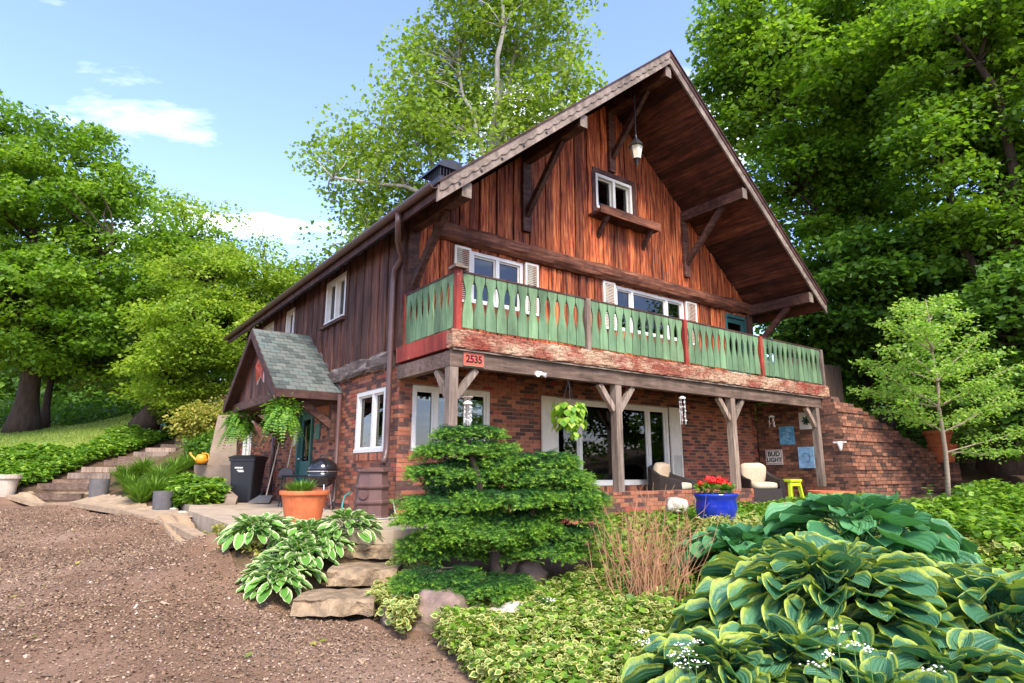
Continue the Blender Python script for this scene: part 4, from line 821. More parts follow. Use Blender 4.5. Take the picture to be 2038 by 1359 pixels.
# ================================================================== THINGS
def text(name, body, size, loc, rot, mat, parent, ext=.002):
    cu = bpy.data.curves.new(name, 'FONT'); cu.body = body; cu.size = size; cu.extrude = ext; cu.align_x = 'CENTER'; cu.align_y = 'CENTER'; cu.materials.append(MATS[mat])
    cu.offset = size*.025; tmp = bpy.data.objects.new(name, cu); COL.objects.link(tmp); bpy.context.view_layer.update(); me = bpy.data.meshes.new_from_object(tmp.evaluated_get(bpy.context.evaluated_depsgraph_get())); bpy.data.objects.remove(tmp); bpy.data.curves.remove(cu)
    o = bpy.data.objects.new(name, me); COL.objects.link(o); o.parent = parent; o.location = np.array(loc, float)-wl(parent); o.rotation_euler = rot; return o
HP = math.pi/2
t = thing('house_number_sign', 'small orange plate reading 2535 on the balcony beam', 'sign', (.33, -1.815, 2.48))
MB().box(.15, .5, -1.815, -1.803, 2.5, 2.69).build('plate', 'sign_orange', t); mb = MB(); mb.box(.14, .51, -1.819, -1.803, 2.49, 2.5); mb.box(.14, .51, -1.819, -1.803, 2.69, 2.70); mb.box(.14, .15, -1.819, -1.803, 2.5, 2.69); mb.box(.5, .51, -1.819, -1.803, 2.5, 2.69); mb.build('border', 'fascia_grey', t)
for i, ch in enumerate('2535'): text('digit', ch, .155, (.22+i*.072, -1.818, 2.595), (HP, 0, 0), 'print_black', t)
# star
t = thing('star', 'faded red barn star on the gable of the entrance canopy', 'decoration', (CXF+.13, 4.62, 2.75)); V = []; F = []; sc_ = .42; zc_ = 3.2; xc = CXF+.12
for k in range(10): a = HP+k*math.pi/5; r = sc_ if k % 2 == 0 else sc_*.42; V.append((xc+.05, 4.62+r*math.cos(a), zc_+r*math.sin(a)))
V.append((xc-.06, 4.62, zc_)); F = [(k, (k+1) % 10, 10) for k in range(10)]; mk('face', V, F, 'star_red', t); W_ = [(x+.012, 4.62+(y-4.62)*1.1, zc_+(z-zc_)*1.1) for x, y, z in V[:10]]; W_ += [(x+.02, y, z) for x, y, z in W_]
mk('rim', W_, [tuple(range(10)), tuple(range(19, 9, -1))]+[(k, (k+1) % 10, 10+(k+1) % 10, 10+k) for k in range(10)], 'ivory', t)
# hanging lantern under the gable
lp = (4.95, -1.1, 0); zl = 7.62
t = thing('hanging_lantern', 'glass lantern hanging on a long rod under the gable peak', 'lantern', (lp[0], lp[1], zl)); MB().tube([(lp[0], lp[1], zl+.62), (lp[0], lp[1], 9.35)], .012, 6).build('rod', 'dark_metal', t)
MB().lathe([(.02, .62), (.03, .55), (.06, .5), (.17, .36), (.19, .33), (.15, .33)], 8, (*lp[:2], zl)).build('cap', 'dark_metal', t); MB().lathe([(.14, .33), (.085, .04)], 6, (*lp[:2], zl)).build('glass', 'lamp_glass', t); MB().lathe([(.09, .04), (.06, 0), (.03, -.06), (.015, -.13)], 8, (*lp[:2], zl)).build('finial', 'dark_metal', t)
# wheeled bin
b0 = np.array([-.8, 6.35, .22]); t = thing('wheeled_bin', 'black wheeled rubbish bin with small white print beside the concrete wall', 'bin', b0); V = []; rot = -YAW-.1
def rr(w, d, z, n=5, r=.07, c=b0, a=rot):
    out = []
    for qx, qy, s in ((1, 1, 0), (-1, 1, 1), (-1, -1, 2), (1, -1, 3)):
        for k in range(n): an = (s+k/(n-1))*HP; x = qx*(w/2-r)+r*math.cos(an); y = qy*(d/2-r)+r*math.sin(an); out.append((c[0]+x*math.cos(a)-y*math.sin(a), c[1]+x*math.sin(a)+y*math.cos(a), c[2]+z))
    return out
def loft(name, secs, mat, parent, smooth=False):
    n = len(secs[0]); V = [p for s in secs for p in s]; F = [(i*n+k, i*n+(k+1) % n, (i+1)*n+(k+1) % n, (i+1)*n+k) for i in range(len(secs)-1) for k in range(n)]+[tuple(range(n-1, -1, -1)), tuple(range((len(secs)-1)*n, len(secs)*n))]
    return mk(name, V, F, mat, parent, smooth=smooth)
loft('body', [rr(.5, .48, .03), rr(.56, .54, .5), rr(.63, .6, .95), rr(.67, .65, .96), rr(.67, .65, 1.01)], 'black_plastic', t); loft('lid', [rr(.69, .69, 1.015), rr(.7, .7, 1.05), rr(.5, .5, 1.09)], 'black_plastic', t)
f_ = np.array([math.sin(-rot), -math.cos(rot), 0]); f_ = np.array([math.sin(rot), -math.cos(rot), 0]); s_ = np.array([math.cos(rot), math.sin(rot), 0])
for s in (-1, 1): p = b0-f_*.25+s_*s*.27; MB().tube([p+[0, 0, .13], p+s_*s*.06+[0, 0, .13]], .13, 14).build('wheel', 'black_plastic', t)
p = b0+f_*.302+[0, 0, .78]; mb = MB()
for i, (dx, w, dz) in enumerate(((-.06, .2, .02), (-.02, .16, -.04), (.0, .14, -.07))): q = p+s_*dx+[0, 0, dz]; mb.beam(q-s_*w/2, q+s_*w/2, .004, .03 if i == 0 else .018)
mb.build('white_print', 'sign_white', t)
# shovels against the wall
t = thing('long_dustpan', 'grey long-handled dustpan leaning by the wheeled bin', 'dustpan', (-.5, 5.6, .22)); b1 = np.array([-.55, 5.55, .24]); MB().tube([b1+[0, 0, .1], b1+[.25, .15, 1.35]], .014, 8).build('handle', 'pale_pot', t)
V = [b1+f_*.32-s_*.25, b1+f_*.32+s_*.25, b1+s_*.16, b1-s_*.16]; V = V+[v+np.array([0, 0, z]) for v, z in zip(V, (.02, .02, .16, .16))]; mk('pan', V, BOXF, 'grey_pot', t)
t = thing('snow_shovel', 'grey-bladed shovel hanging upright beside the entrance', 'shovel', (-.1, 6.0, .5)); b1 = np.array([-.2, 5.3, .9]); MB().tube([b1, b1+[.1, 0, .75]], .014, 8).build('handle', 'pale_pot', t)
V = []; F = []
for i in range(7):
    a = math.pi*(.0+i/6); 
    V += [b1+s_*.17*math.cos(a)+[0, 0, .12*math.sin(a)], b1+s_*.17*math.cos(a)+f_*.02+[0, 0, .12*math.sin(a)]]
V += [b1+s_*.19+[0, 0, -.1], b1-s_*.19+[0, 0, -.1]]; F = [tuple([14]+list(range(0, 14, 2))+[15])]; F += [tuple(reversed([14]+list(range(1, 14, 2))+[15]))]; mk('blade', V, F, 'grey_pot', t)
# kettle grill
g0 = np.array([-.42, 2.3, .22]); t = thing('kettle_grill', 'black kettle charcoal grill on the patio by the entrance', 'grill', g0); zr = .72
lid = MB().lathe([(.285, 0), (.282, .05), (.25, .13), (.18, .2), (.09, .235), (.02, .245)], 28, (*g0[:2], g0[2]+zr+.01)).build('lid', 'black_enamel', t, smooth=True); MB().lathe([(.288, 0), (.288, .015)], 28, (*g0[:2], g0[2]+zr-.004)).build('rim', 'steel', t)
MB().lathe([(.04, -.29), (.12, -.275), (.2, -.22), (.26, -.12), (.283, 0)], 28, (*g0[:2], g0[2]+zr-.006)).build('bowl', 'black_enamel', t, smooth=True)
MB().tube([g0+s_*-.07+[0, 0, zr+.25], g0+s_*-.06+[0, 0, zr+.3], g0+s_*.06+[0, 0, zr+.3], g0+s_*.07+[0, 0, zr+.25]], .015, 8).build('handle', 'dark_metal', lid)
for a in (0.4, 2.5, 4.6): MB().tube([g0+[.17*math.cos(a), .17*math.sin(a), zr-.2], g0+[.28*math.cos(a), .28*math.sin(a), .02]], .013, 8).build('leg', 'steel', t)
for a in (.4, 2.5): p = g0+[.28*math.cos(a), .28*math.sin(a), .08]; MB().tube([p, p+[.03, 0, 0]], .08, 14).build('wheel', 'black_plastic', t)
MB().lathe([(.09, 0), (.1, .06)], 14, (*g0[:2], g0[2]+.3)).build('ash_catcher', 'steel', t)
# small dark side table behind the grill
t = thing('folding_stand', 'small black folding stand beside the entrance door', 'stand', (-.45, 3.9, .22)); MB().box(-.75, -.15, 3.75, 4.05, .82, .86).build('top', 'black_plastic', t)
for a in ((-.7, 3.8), (-.2, 3.8), (-.7, 4.0), (-.2, 4.0)): MB().tube([(a[0], a[1], .22), (a[0]*.95, a[1], .82)], .015, 6).build('leg', 'black_plastic', t)
# big terracotta pot
def pot(name, label, c, r, h, mat, band=.12, group=None, cat='pot', soil=True, taper=.68, sq=1.):
    t = thing(name, label, cat, c, group); MB().lathe([(r*taper, 0), (r*.92, h*(1-band)), (r*.92, h*(1-band)+.001), (r, h*(1-band)+.008), (r*1.01, h*(1-band*.5)), (r, h), (r*.9, h), (r*.86, h*.86)], 36, c, sq).build('body', mat, t, smooth=False)
    if soil: MB().lathe([(r*.87, h*.87), (r*.5, h*.89), (.01, h*.9)], 20, c, sq).build('soil', 'soil', t)
    return t
pt = pot('terracotta_pot', 'large orange terracotta pot with a rolled rim at the patio edge', (-1.62, -.4, .22), .345, .46, 'terracotta', .14)
# rain barrel
c = np.array([-.42, -.02, .22]); t = thing('rain_barrel', 'brown eight-sided plastic rain barrel under the corner downspout', 'barrel', c); pr_ = [(.26, 0), (.275, .02), (.265, .05), (.255, .2), (.27, .22), (.285, .24), (.285, .27), (.265, .29), (.25, .44), (.27, .46), (.285, .48), (.285, .505), (.26, .52), (.24, .7), (.255, .72), (.285, .725), (.285, .76), (.25, .765)]
MB().lathe(pr_, 8, c, 1, .2).build('body', 'barrel_brown', t); p = c+np.array([-.2, -.16, .37]); nv = unit(np.array([-.75, -.66, 0.])); MB().tube([p+nv*-.03, p+nv*.02], .07, 16).build('round_cap', 'barrel_brown', t)
t = thing('garden_hose', 'teal and grey garden hose looped behind the rain barrel', 'hose', (-.5, .2, .22)); MB().tube([(-.62, .35, .62), (-.75, .3, .55), (-.82, .2, .4), (-.78, .1, .27), (-.66, -.05, .24)], .014, 8).build('upper_loop', 'hose_green', t, smooth=True)
MB().tube([(-.78, .05, .24), (-.72, -.32, .235), (-.4, -.42, .235), (-.08, -.3, .235), (-.05, -.12, .3), (-.06, -.04, .5)], .013, 8).build('lower_loop', 'hose_grey', t, smooth=True)
# bollard pots on the left
def gpot(name, u, v, wpx, hpx, mat, label, t=None, cyl=True):
    g = ground(u, v); tt = (g-CAM)@FW; r = wpx*tt/FOC/2; h = hpx*tt/FOC; t_ = thing(name, label, 'planter', g)
    MB().lathe([(r*.88, -.05), (r*.95, h*.5), (r, h), (r*.86, h), (r*.84, h-.06), (.01, h-.07)] if cyl else [(r*.7, -.05), (r*.85, h*.75), (r*.86, h*.78), (r, h*.8), (r, h), (r*.85, h), (r*.8, h-.1), (.01, h-.1)], 24, g).build('body', mat, t_); return t_
gpot('cylinder_planter', 322, 1016, 38, 38, 'grey_pot', 'dark grey cylindrical planter beside the clipped leafy bed'); gpot('cylinder_planter', 195, 988, 36, 34, 'grey_pot', 'dark grey cylindrical planter at the foot of the garden stairs'); gpot('urn_planter', 6, 985, 52, 40, 'pale_pot', 'pale stone urn planter beyond the end of the driveway', cyl=False)
# watering can
c = Q(400, 922, 16.0); t = thing('watering_can', 'orange watering can on the concrete ledge', 'watering can', c); MB().lathe([(.13, 0), (.13, .16), (.1, .22), (.06, .23)], 18, c).build('body', 'orange_plastic', t, smooth=True); MB().tube([c-s_*.1+[0, 0, .05], c-s_*.28+[0, 0, .2], c-s_*.33+[0, 0, .27]], [.03, .02, .035], 8).build('spout', 'orange_plastic', t); MB().tube([c+s_*.11+[0, 0, .05], c+s_*.2+[0, 0, .12], c+s_*.17+[0, 0, .24], c+[0, 0, .26]], .016, 8).build('handle', 'orange_plastic', t)
# shed and teal crate far left
c = Q(322, 836, 31); t = thing('garden_shed', 'small red shed under the trees beyond the stairs', 'shed', c); MB().box(c[0]-.6, c[0]+.8, c[1]-.5, c[1]+.6, c[2]-.5, c[2]+.5).build('walls', 'red_shed', t); V = [(c[0]-.8, c[1]-.7, c[2]+.38), (c[0]+.95, c[1]-.7, c[2]+.62), (c[0]+.95, c[1]+.8, c[2]+.62), (c[0]-.8, c[1]+.8, c[2]+.38)]; V += [(x, y, z+.08) for x, y, z in V]; mk('roof', V, BOXF, 'dark_metal', t)
c = Q(326, 850, 26.5); t = thing('teal_planter', 'teal planter box at the top of the garden stairs', 'planter', c); loft('box', [rr(.42, .3, -.05, r=.02, c=c), rr(.55, .36, .16, r=.02, c=c), rr(.6, .4, .161, r=.02, c=c), rr(.6, .4, .2, r=.02, c=c)], 'teal_paint', t)
# armchairs
def armchair(c, ang, label):
    t = thing('wicker_armchair', label, 'armchair', c, 'dark wicker armchairs on the porch'); R_ = np.array([[math.cos(ang), -math.sin(ang), 0], [math.sin(ang), math.cos(ang), 0], [0, 0, 1]]); c = np.array(c, float)
    def pt(x, y, z): return c+R_@np.array([x, y, z])
    def curve(name, prof, th, mat, z0):
        V = []; F = []; n = len(prof)
        for x, y, zt in prof:
            l = math.hypot(x, y)+1e-6; ix, iy = x-th*x/l, y-th*y/l; V += [pt(x, y, z0), pt(x, y, zt-.03), pt(x-.3*th*x/l, y-.3*th*y/l, zt), pt(ix, iy, zt-.02), pt(ix, iy, z0)]
        for i in range(n-1):
            for k in range(5): F.append((i*5+k, i*5+(k+1) % 5, (i+1)*5+(k+1) % 5, (i+1)*5+k))
        F += [tuple(range(5)), tuple((n-1)*5+k for k in range(4, -1, -1))]; return mk(name, V, F, mat, t, smooth=False)
    prof = [(-.4, -.42, .56), (-.42, -.2, .6), (-.42, .05, .66), (-.38, .25, .76), (-.24, .39, .84), (0, .43, .87), (.24, .39, .84), (.38, .25, .76), (.42, .05, .66), (.42, -.2, .6), (.4, -.42, .56)]
    curve('shell', prof, .1, 'wicker', .06)
    V = [pt(x, y, z) for z in (.08, .36) for x, y in ((-.33, -.42), (.33, -.42), (.33, .3), (-.33, .3))]; mk('seat_base', V, BOXF, 'wicker', t)
    def cush(name, cx, cy, cz, sx, sy, sz, tilt=0):
        V = []; F = []; nu, nv = 14, 10
        for i in range(nv+1):
            a = -HP+math.pi*i/nv
            for k in range(nu):
                b = 2*math.pi*k/nu; e = .45; f = lambda q: math.copysign(abs(q)**e, q); x = sx*f(math.cos(a))*f(math.cos(b)); y = sy*f(math.cos(a))*f(math.sin(b)); z = sz*f(math.sin(a)); z2 = z*math.cos(tilt)-y*math.sin(tilt); y2 = y*math.cos(tilt)+z*math.sin(tilt)
                V.append(pt(cx+x, cy+y2, cz+z2+.012*mnoise.noise(Vector((x*9, y*9, z*9)))))
        for i in range(nv):
            for k in range(nu): F.append((i*nu+k, i*nu+(k+1) % nu, (i+1)*nu+(k+1) % nu, (i+1)*nu+k))
        mk(name, V, F, 'cushion', t, smooth=True)
    cush('seat_cushion', 0, -.08, .42, .31, .34, .08); cush('back_cushion', 0, .2, .68, .31, .1, .24, -.25)
    for x in (-.33, .33):
        for y in (-.36, .3): MB().tube([pt(x, y, 0), pt(x, y, .1)], .025, 6).build('foot', 'dark_metal', t)
    return t
armchair((8.35, -1.25, .22), -.5, 'dark wicker armchair with beige cushions under the beer sign'); armchair((6.1, -.62, .22), .3, 'dark wicker armchair half hidden behind the red geraniums')
# small table between
t = thing('side_table', 'small orange-brown side table between the porch chairs', 'side table', (7.45, -1.0, .22)); MB().box(7.2, 7.7, -1.2, -.8, .62, .66).build('top', 'red_shed', t); MB().box(7.24, 7.66, -1.16, -.84, .45, .62).build('apron', 'red_shed', t)
for x in (7.25, 7.62):
    for y in (-1.15, -.88): MB().box(x, x+.04, y, y+.04, .22, .45).build('leg', 'red_shed', t)
# yellow stool
c = np.array([9.35, -1.45, .22]); t = thing('yellow_stool', 'bright yellow-green wooden stool beside the wicker armchair', 'stool', c); MB().box(c[0]-.24, c[0]+.24, c[1]-.16, c[1]+.16, .70+.22-.2, .75+.22-.2).build('seat', 'yellow_paint', t)
for x in (-1, 1):
    for y in (-1, 1): MB().beam(c+[x*.19, y*.1, .5], c+[x*.27, y*.14, .0], .05, .07, (0, 1, 0)).build('leg', 'yellow_paint', t)
    
MB().box(c[0]-.2, c[0]+.2, c[1]-.13, c[1]-.1, .62, .7).build('apron', 'yellow_paint', t)
# terracotta bowl + blue pot
c = P(1655, 988, 9.6); c[2] = h1(c[0], c[1])-.02; pot('terracotta_bowl', 'wide shallow terracotta bowl behind the far hostas', (c[0], c[1], P(1655, 996, 9.6)[2]-.05), .34, .2, 'terracotta', .3)
c = P(1427, 1041, 9.2); bp_ = thing('blue_pot', 'cobalt blue glazed pot planted with red geraniums', 'pot', c); MB().lathe([(.2, 0), (.28, .1), (.305, .25), (.29, .33), (.3, .36), (.325, .4), (.33, .43), (.29, .43), (.27, .38)], 32, c).build('body', 'blue_glaze', bp_, smooth=True); MB().lathe([(.28, .38), (.01, .4)], 16, c).build('soil', 'soil', bp_); BLUE = c
# stacked pots at the end of the wall
c = np.array([15.62, -2.45, 1.2]); pot('terracotta_pot', 'terracotta pot standing lower in the stack beside the small maple', (c[0], c[1], c[2]), .36, .5, 'terracotta', .2, 'stacked terracotta pots'); pot('terracotta_pot', 'terracotta pot with red flowers on top of another pot', (c[0]-.12, c[1]+.02, c[2]+.45), .36, .42, 'terracotta', .25, 'stacked terracotta pots'); POT2 = np.array([c[0]-.12, c[1]+.02, c[2]+.85])
# signs on the return wall (face left)
def wsign(name, label, yc, z0, z1, w, mat, cat='sign'):
    t = thing(name, label, cat, (10.49, yc, z0)); MB().box(10.478, 10.494, yc-w/2, yc+w/2, z0, z1).build('panel', mat, t); return t
t = wsign('beer_sign', 'small white metal sign reading BUD LIGHT', -.42, 1.12, 1.5, .46, 'sign_white'); text('lettering', 'BUD', .17, (10.474, -.42, 1.385), (HP, 0, -HP), 'print_black', t); text('lettering', 'LIGHT', .15, (10.474, -.42, 1.235), (HP, 0, -HP), 'print_black', t)
mb = MB()
for z in (1.14, 1.47): mb.box(10.474, 10.478, -.63, -.21, z, z+.012)
for y in (-.63, -.222): mb.box(10.474, 10.478, y, y+.012, 1.152, 1.47)
mb.build('border', 'star_red', t)
t = wsign('picture', 'blue picture panel above the beer sign', -.82, 1.62, 2.08, .4, 'print_blue', 'picture'); mb = MB(); [mb.beam((10.476, -.82-.12*math.cos(k*1.3), 1.7+k*.05), (10.476, -.82+.13*math.sin(k*1.9), 1.72+k*.05), .02+.01*(k % 3), .004, (1, 0, 0)) for k in range(7)]; mb.build('painted_strokes', 'print_sky', t); t = wsign('picture', 'pale blue picture panel beside the porch post', -1.28, 1.03, 1.55, .4, 'print_sky', 'picture'); mb = MB(); [mb.beam((10.476, -1.28+.1*math.cos(k*.8), 1.28+.12*math.sin(k*.8)), (10.476, -1.28+.1*math.cos(k*.8+.7), 1.28+.12*math.sin(k*.8+.7)), .02+.012*(k % 2), .004, (1, 0, 0)) for k in range(6)]; mb.build('painted_strokes', 'print_blue', t); MB().lathe([(.07, -.002), (.07, .002)], 10, (0, 0, 0))
t = wsign('picture', 'white picture panel with a dark leafy plant', -1.36, 1.98, 2.4, .36, 'sign_white', 'picture'); mb = MB()
for k in range(7): a = k*.9; mb.beam((10.475, -1.36, 2.17), (10.475, -1.36+.11*math.cos(a), 2.19+.11*math.sin(a)), .05, .004, (1, 0, 0))
mb.build('leaf_print', 'print_green', t)
t = thing('wall_mask', 'small white carved mask on the brick wall beyond the post', 'decoration', (10.47, -2.15, 1.45)); MB().lathe([(.02, 0), (.06, .06), (.09, .14), (.1, .2), (.05, .23)], 12, (10.46, -2.15, 1.42), .6).build('face', 'ivory', t, smooth=True); MB().beam((10.45, -2.3, 1.63), (10.45, -2.0, 1.63), .03, .04).build('horns', 'ivory', t)
# chimes
def chime(x, y, z, label, n, L, mat='ivory'):
    t = thing('wind_chime', label, 'wind chime', (x, y, z-L)); MB().tube([(x, y, z-.02), (x, y, z+.1)], .004, 5).build('cord', 'print_black', t); MB().lathe([(.02, 0), (.07, -.03), (.07, -.05)], 10, (x, y, z)).build('top_ring', mat, t)
    for i in range(n):
        a = i*2.4; r = .055; px, py = x+r*math.cos(a), y+r*math.sin(a); m_ = MB(); k = random.randint(4, 7)
        for j in range(k): zz = z-.06-(L-.06)*(j+.6)/k*random.uniform(.85, 1); s = random.uniform(.008, .018); m_.lathe([(.003, -s), (s, 0), (.003, s)], 6, (px+random.uniform(-.02, .02), py, zz))
        m_.tube([(px, py, z-.04), (px, py, z-L)], .002, 4); m_.build('shell_string', mat, t)
chime(5.25, -1.73, 2.4, 'shell wind chime hanging beside the big window', 7, .55); chime(.28, -1.73, 1.98, 'white figure wind chime hanging on a peg by the corner post', 6, .5); chime(9.55, -1.0, 2.3, 'small chime with a pale pendant at the far porch end', 3, .3)
# --- peg for chime and spotlight
MB().tube([(.08, -1.7, 2.02), (.36, -1.74, 2.04)], .018, 6).build('peg', 'grey_wood', bal)
t = thing('spot_light', 'small double spotlight fixed under the balcony beam', 'lamp', (1.55, -1.83, 2.5)); MB().box(1.5, 1.6, -1.86, -1.8, 2.47, 2.53).build('bracket', 'ivory', t)
for s in (-1, 1): MB().tube([(1.55+s*.03, -1.86, 2.49), (1.55+s*.08, -1.93, 2.46)], [.02, .04], 8).build('lamp_head', 'ivory', t)
# swan inside the big window
t = thing('swan_ornament', 'pale green swan ornament inside the big window', 'ornament', (5.35, .28, .78)); MB().lathe([(.02, 0), (.13, .05), (.16, .13), (.1, .22), (.02, .24)], 18, (5.5, .26, .72), .7).build('body', 'swan_green', t, smooth=True); MB().tube([(5.36, .26, .8), (5.28, .26, 1.0), (5.32, .26, 1.2), (5.34, .26, 1.32), (5.3, .26, 1.4), (5.25, .26, 1.37)], [.05, .035, .03, .03, .035, .015], 10).build('neck', 'swan_green', t, smooth=True)
# porch bench: the interior sill that carries the swan
MB().box(3.5, 6.8, .2, .5, .66, .72).build('inner_sill', 'white_trim', house)
# ================================================================== VEGETATION
def limb(a, b, r0, r1, bend=.15, n=7, mb=None, k=7):
    a = np.array(a, float); b = np.array(b, float); L_ = np.linalg.norm(b-a); o = RNG.normal(size=3)*bend*L_; o[2] = abs(o[2])*.6; pts = [a+(b-a)*f+o*math.sin(math.pi*f)*.5+RNG.normal(size=3)*.012*L_*(0 < f < 1) for f in np.linspace(0, 1, n)]
    mb.tube(pts, list(np.linspace(r0, r1, n)), k); return pts
def tree(name, label, base, trunk_top, lobes, nclump, per, leaf, mat, bark='bark', tr=.3, csz=.9, group=None, tmpl=KITE, droop=.25, shell=.55, ntrunk=1, flat=.34, twig_r=.035, cut=None):
    """lobes: list of (centre, radii). Leaf clumps fill the lobes, denser towards the outside; a limb carries every clump."""
    base = np.array(base, float); t = thing(name, label, 'tree', base, group); tt = np.array(trunk_top, float); mb = MB(); f = np.linspace(0, 1, 10)
    tp = [base-[0, 0, .5]+(tt-base+[0, 0, .5])*q+np.array([mnoise.noise(Vector((q*3, base[0], 0))), mnoise.noise(Vector((q*3, 5, base[1]))), 0])*.25*q for q in f]; rad = [tr*(1.5 if q == 0 else 1.12 if q < .15 else 1-.72*q) for q in f]
    mb.tube(tp, rad, 12); mb.build('trunk', bark, t, smooth=True)
    vol = np.array([np.prod(l[1]) for l in lobes]); vol = vol/vol.sum(); cl = []; 
    for (c, r), w in zip(lobes, vol):
        k = max(3, int(nclump*w)); d_ = rvec(k); rr_ = (shell+(1-shell)*RNG.random(k))**.6*(.7+.5*RNG.random(k)); cl.append(np.array(c)+d_*rr_[:, None]*np.array(r))
    cl = np.concatenate(cl)
    if cut is not None: cl = cl[cut(cl)]
    mb = MB(); tpa = np.array(tp); mains = []
    for (c, r), w in zip(lobes, vol):
        i = min(len(tp)-1, 4+int(5*RNG.random())); mains.append(limb(tpa[i], np.array(c)+RNG.normal(size=3)*.15*np.array(r), tr*.42, tr*.16, .12, 8, mb, 8))
    pool = np.array([p for m_ in mains for p in m_[2:]]+[p for p in tp[4:]])
    for c in cl:
        dd = np.linalg.norm(pool-c, axis=1)+np.maximum(0, pool[:, 2]-c[2])*1.5; j = pool[np.argmin(dd)]
        limb(j, c, twig_r*1.4, twig_r*.4, .14, 5, mb, 5)
    mb.build('branches', bark, t, smooth=True)
    n = len(cl)*per; ci = np.repeat(np.arange(len(cl)), per); g = rvec(n)*(RNG.random((n, 1))**.42)*1.75; g *= (csz*(.6+.7*RNG.random(len(cl))))[ci][:, None]*np.array([1, 1, flat])
    rad2 = np.hypot(g[:, 0], g[:, 1]); pos = cl[ci]+g; pos[:, 2] -= droop*rad2**1.5
    nr = unit(RNG.normal(size=(n, 3))*.55+[0, 0, 1]+g*[.35, .35, 0]); yd = unit(g*[1, 1, .2]+RNG.normal(size=(n, 3))*.6*csz+[0, 0, -.35*csz]); tone = RNG.random(len(cl))
    leaves('crown', pos, yd, nr, leaf*(.65+.7*RNG.random(n)), tmpl, mat, t, rnd=np.clip(.55*RNG.random(n)+.45*tone[ci], 0, 1)); return t
def S(px, t): return px*t/FOC
def lobe(u, v, t, ru, rv, rd=None): return (P(u, v, t), np.array([S(ru, t), S(rd or ru, t), S(rv, t)]))
# left maples (camera-left, up the bank)
T = 27; b = P(48, 838, T)
tree('maple_tree', 'large dark maple with a red-tinged edge at the left of the lawn', b, P(90, 560, T), [lobe(60, 400, T, 190, 150), lobe(-120, 420, T, 160, 170), lobe(230, 480, T-1, 110, 130), lobe(40, 600, T-2, 190, 110), lobe(210, 650, T-1, 130, 100), lobe(170, 330, T+1, 100, 90), lobe(20, 270, T, 110, 70), lobe(80, 660, T-1, 120, 70), lobe(-60, 620, T-1, 130, 90), lobe(150, 560, T-1, 130, 90)], 360, 210, .16, 'leaf_maple', tr=.5, csz=.72, group='maples by the lawn', tmpl=MAPLE)
tree('maple_tree', 'slender dark-trunked maple beside the large lawn maple', P(88, 836, 29), P(120, 640, 29), [lobe(120, 660, 29, 120, 90), lobe(230, 720, 29, 90, 60)], 50, 200, .2, 'leaf_olive', tr=.2, csz=.8, group='maples by the lawn', tmpl=MAPLE)
tree('maple_tree', 'bright green round-topped maple further back on the left', P(340, 830, 36), P(370, 560, 36), [lobe(370, 460, 36, 85, 90), lobe(340, 560, 36, 110, 100), lobe(430, 540, 35, 60, 90), lobe(300, 670, 34, 110, 110)], 130, 200, .2, 'leaf_lime', tr=.45, csz=.85, group='maples by the lawn', tmpl=MAPLE)
tree('locust_tree', 'feathery bright green tree drooping beside the entrance canopy', P(288, 828, 25), P(420, 640, 25), [lobe(430, 560, 25, 110, 70), lobe(520, 560, 25.5, 75, 75), lobe(430, 650, 24, 140, 80), lobe(400, 730, 24, 130, 70), lobe(590, 600, 27, 60, 70), lobe(350, 770, 24, 90, 40)], 260, 170, .14, 'leaf_lime', tr=.4, csz=.55, droop=.4)
tree('young_tree', 'yellow-green young tree showing above the roof eave', P(620, 800, 32), P(610, 620, 32), [lobe(590, 590, 32, 70, 60), lobe(660, 560, 32, 60, 60)], 40, 200, .2, 'leaf_lime', tr=.2, csz=.8)
# sycamore behind the roof
T = 27
tree('sycamore_tree', 'tall airy sycamore with pale limbs rising behind the roof', P(950, 760, T), P(1000, 160, T), [lobe(900, 120, T, 140, 130), lobe(1020, 40, T, 150, 120), lobe(1120, 150, T, 90, 130), lobe(800, 290, T, 130, 120), lobe(700, 360, T-1, 110, 90), lobe(960, 280, T-1, 140, 110), lobe(690, 480, T-1, 60, 60), lobe(1010, -60, T, 170, 90), lobe(1050, 220, T, 110, 80)], 330, 75, .17, 'leaf_sycamore', 'bark_pale', tr=.32, csz=.6, shell=.25, flat=.8, tmpl=MAPLE, twig_r=.028, droop=.05)
tree('sycamore_tree', 'second pale-limbed sycamore leaning left behind the chimney cowl', P(860, 760, T+2), P(860, 300, T+2), [lobe(780, 420, T+2, 120, 80), lobe(860, 220, T+2, 110, 110), lobe(680, 300, T+1, 70, 70), lobe(760, 520, T+1, 120, 60)], 110, 75, .17, 'leaf_sycamore', 'bark_pale', tr=.32, csz=.65, shell=.25, flat=.8, tmpl=MAPLE, twig_r=.04, droop=.05)
# right maples behind the house
noroof = lambda c: ~((c[:, 0] < 11.6) & (c[:, 1] < 13) & (c[:, 0] > -1))
T = 21
tree('maple_tree', 'tall spreading maple right behind the right roof slope', P(1730, 800, T), P(1720, 300, T), [lobe(1560, 190, T, 150, 120), lobe(1720, 90, T, 170, 130), lobe(1600, 380, T, 120, 110), lobe(1740, 330, T+1, 150, 120), lobe(1500, 60, T+1, 110, 100), lobe(1640, 510, T, 110, 70)], 310, 220, .15, 'leaf_maple', tr=.38, csz=.66, group='maples right of the house', tmpl=MAPLE, cut=noroof)
T = 17
tree('maple_tree', 'large maple filling the upper right corner', P(1990, 900, T), P(2000, 300, T), [lobe(1900, 80, T, 150, 120), lobe(2030, 190, T, 150, 150), lobe(1870, 260, T, 110, 90), lobe(2060, 20, T, 160, 120), lobe(1960, 400, T, 120, 90), lobe(2120, 380, T, 140, 140)], 260, 220, .13, 'leaf_maple', tr=.42, csz=.56, group='maples right of the house', tmpl=MAPLE, cut=noroof)
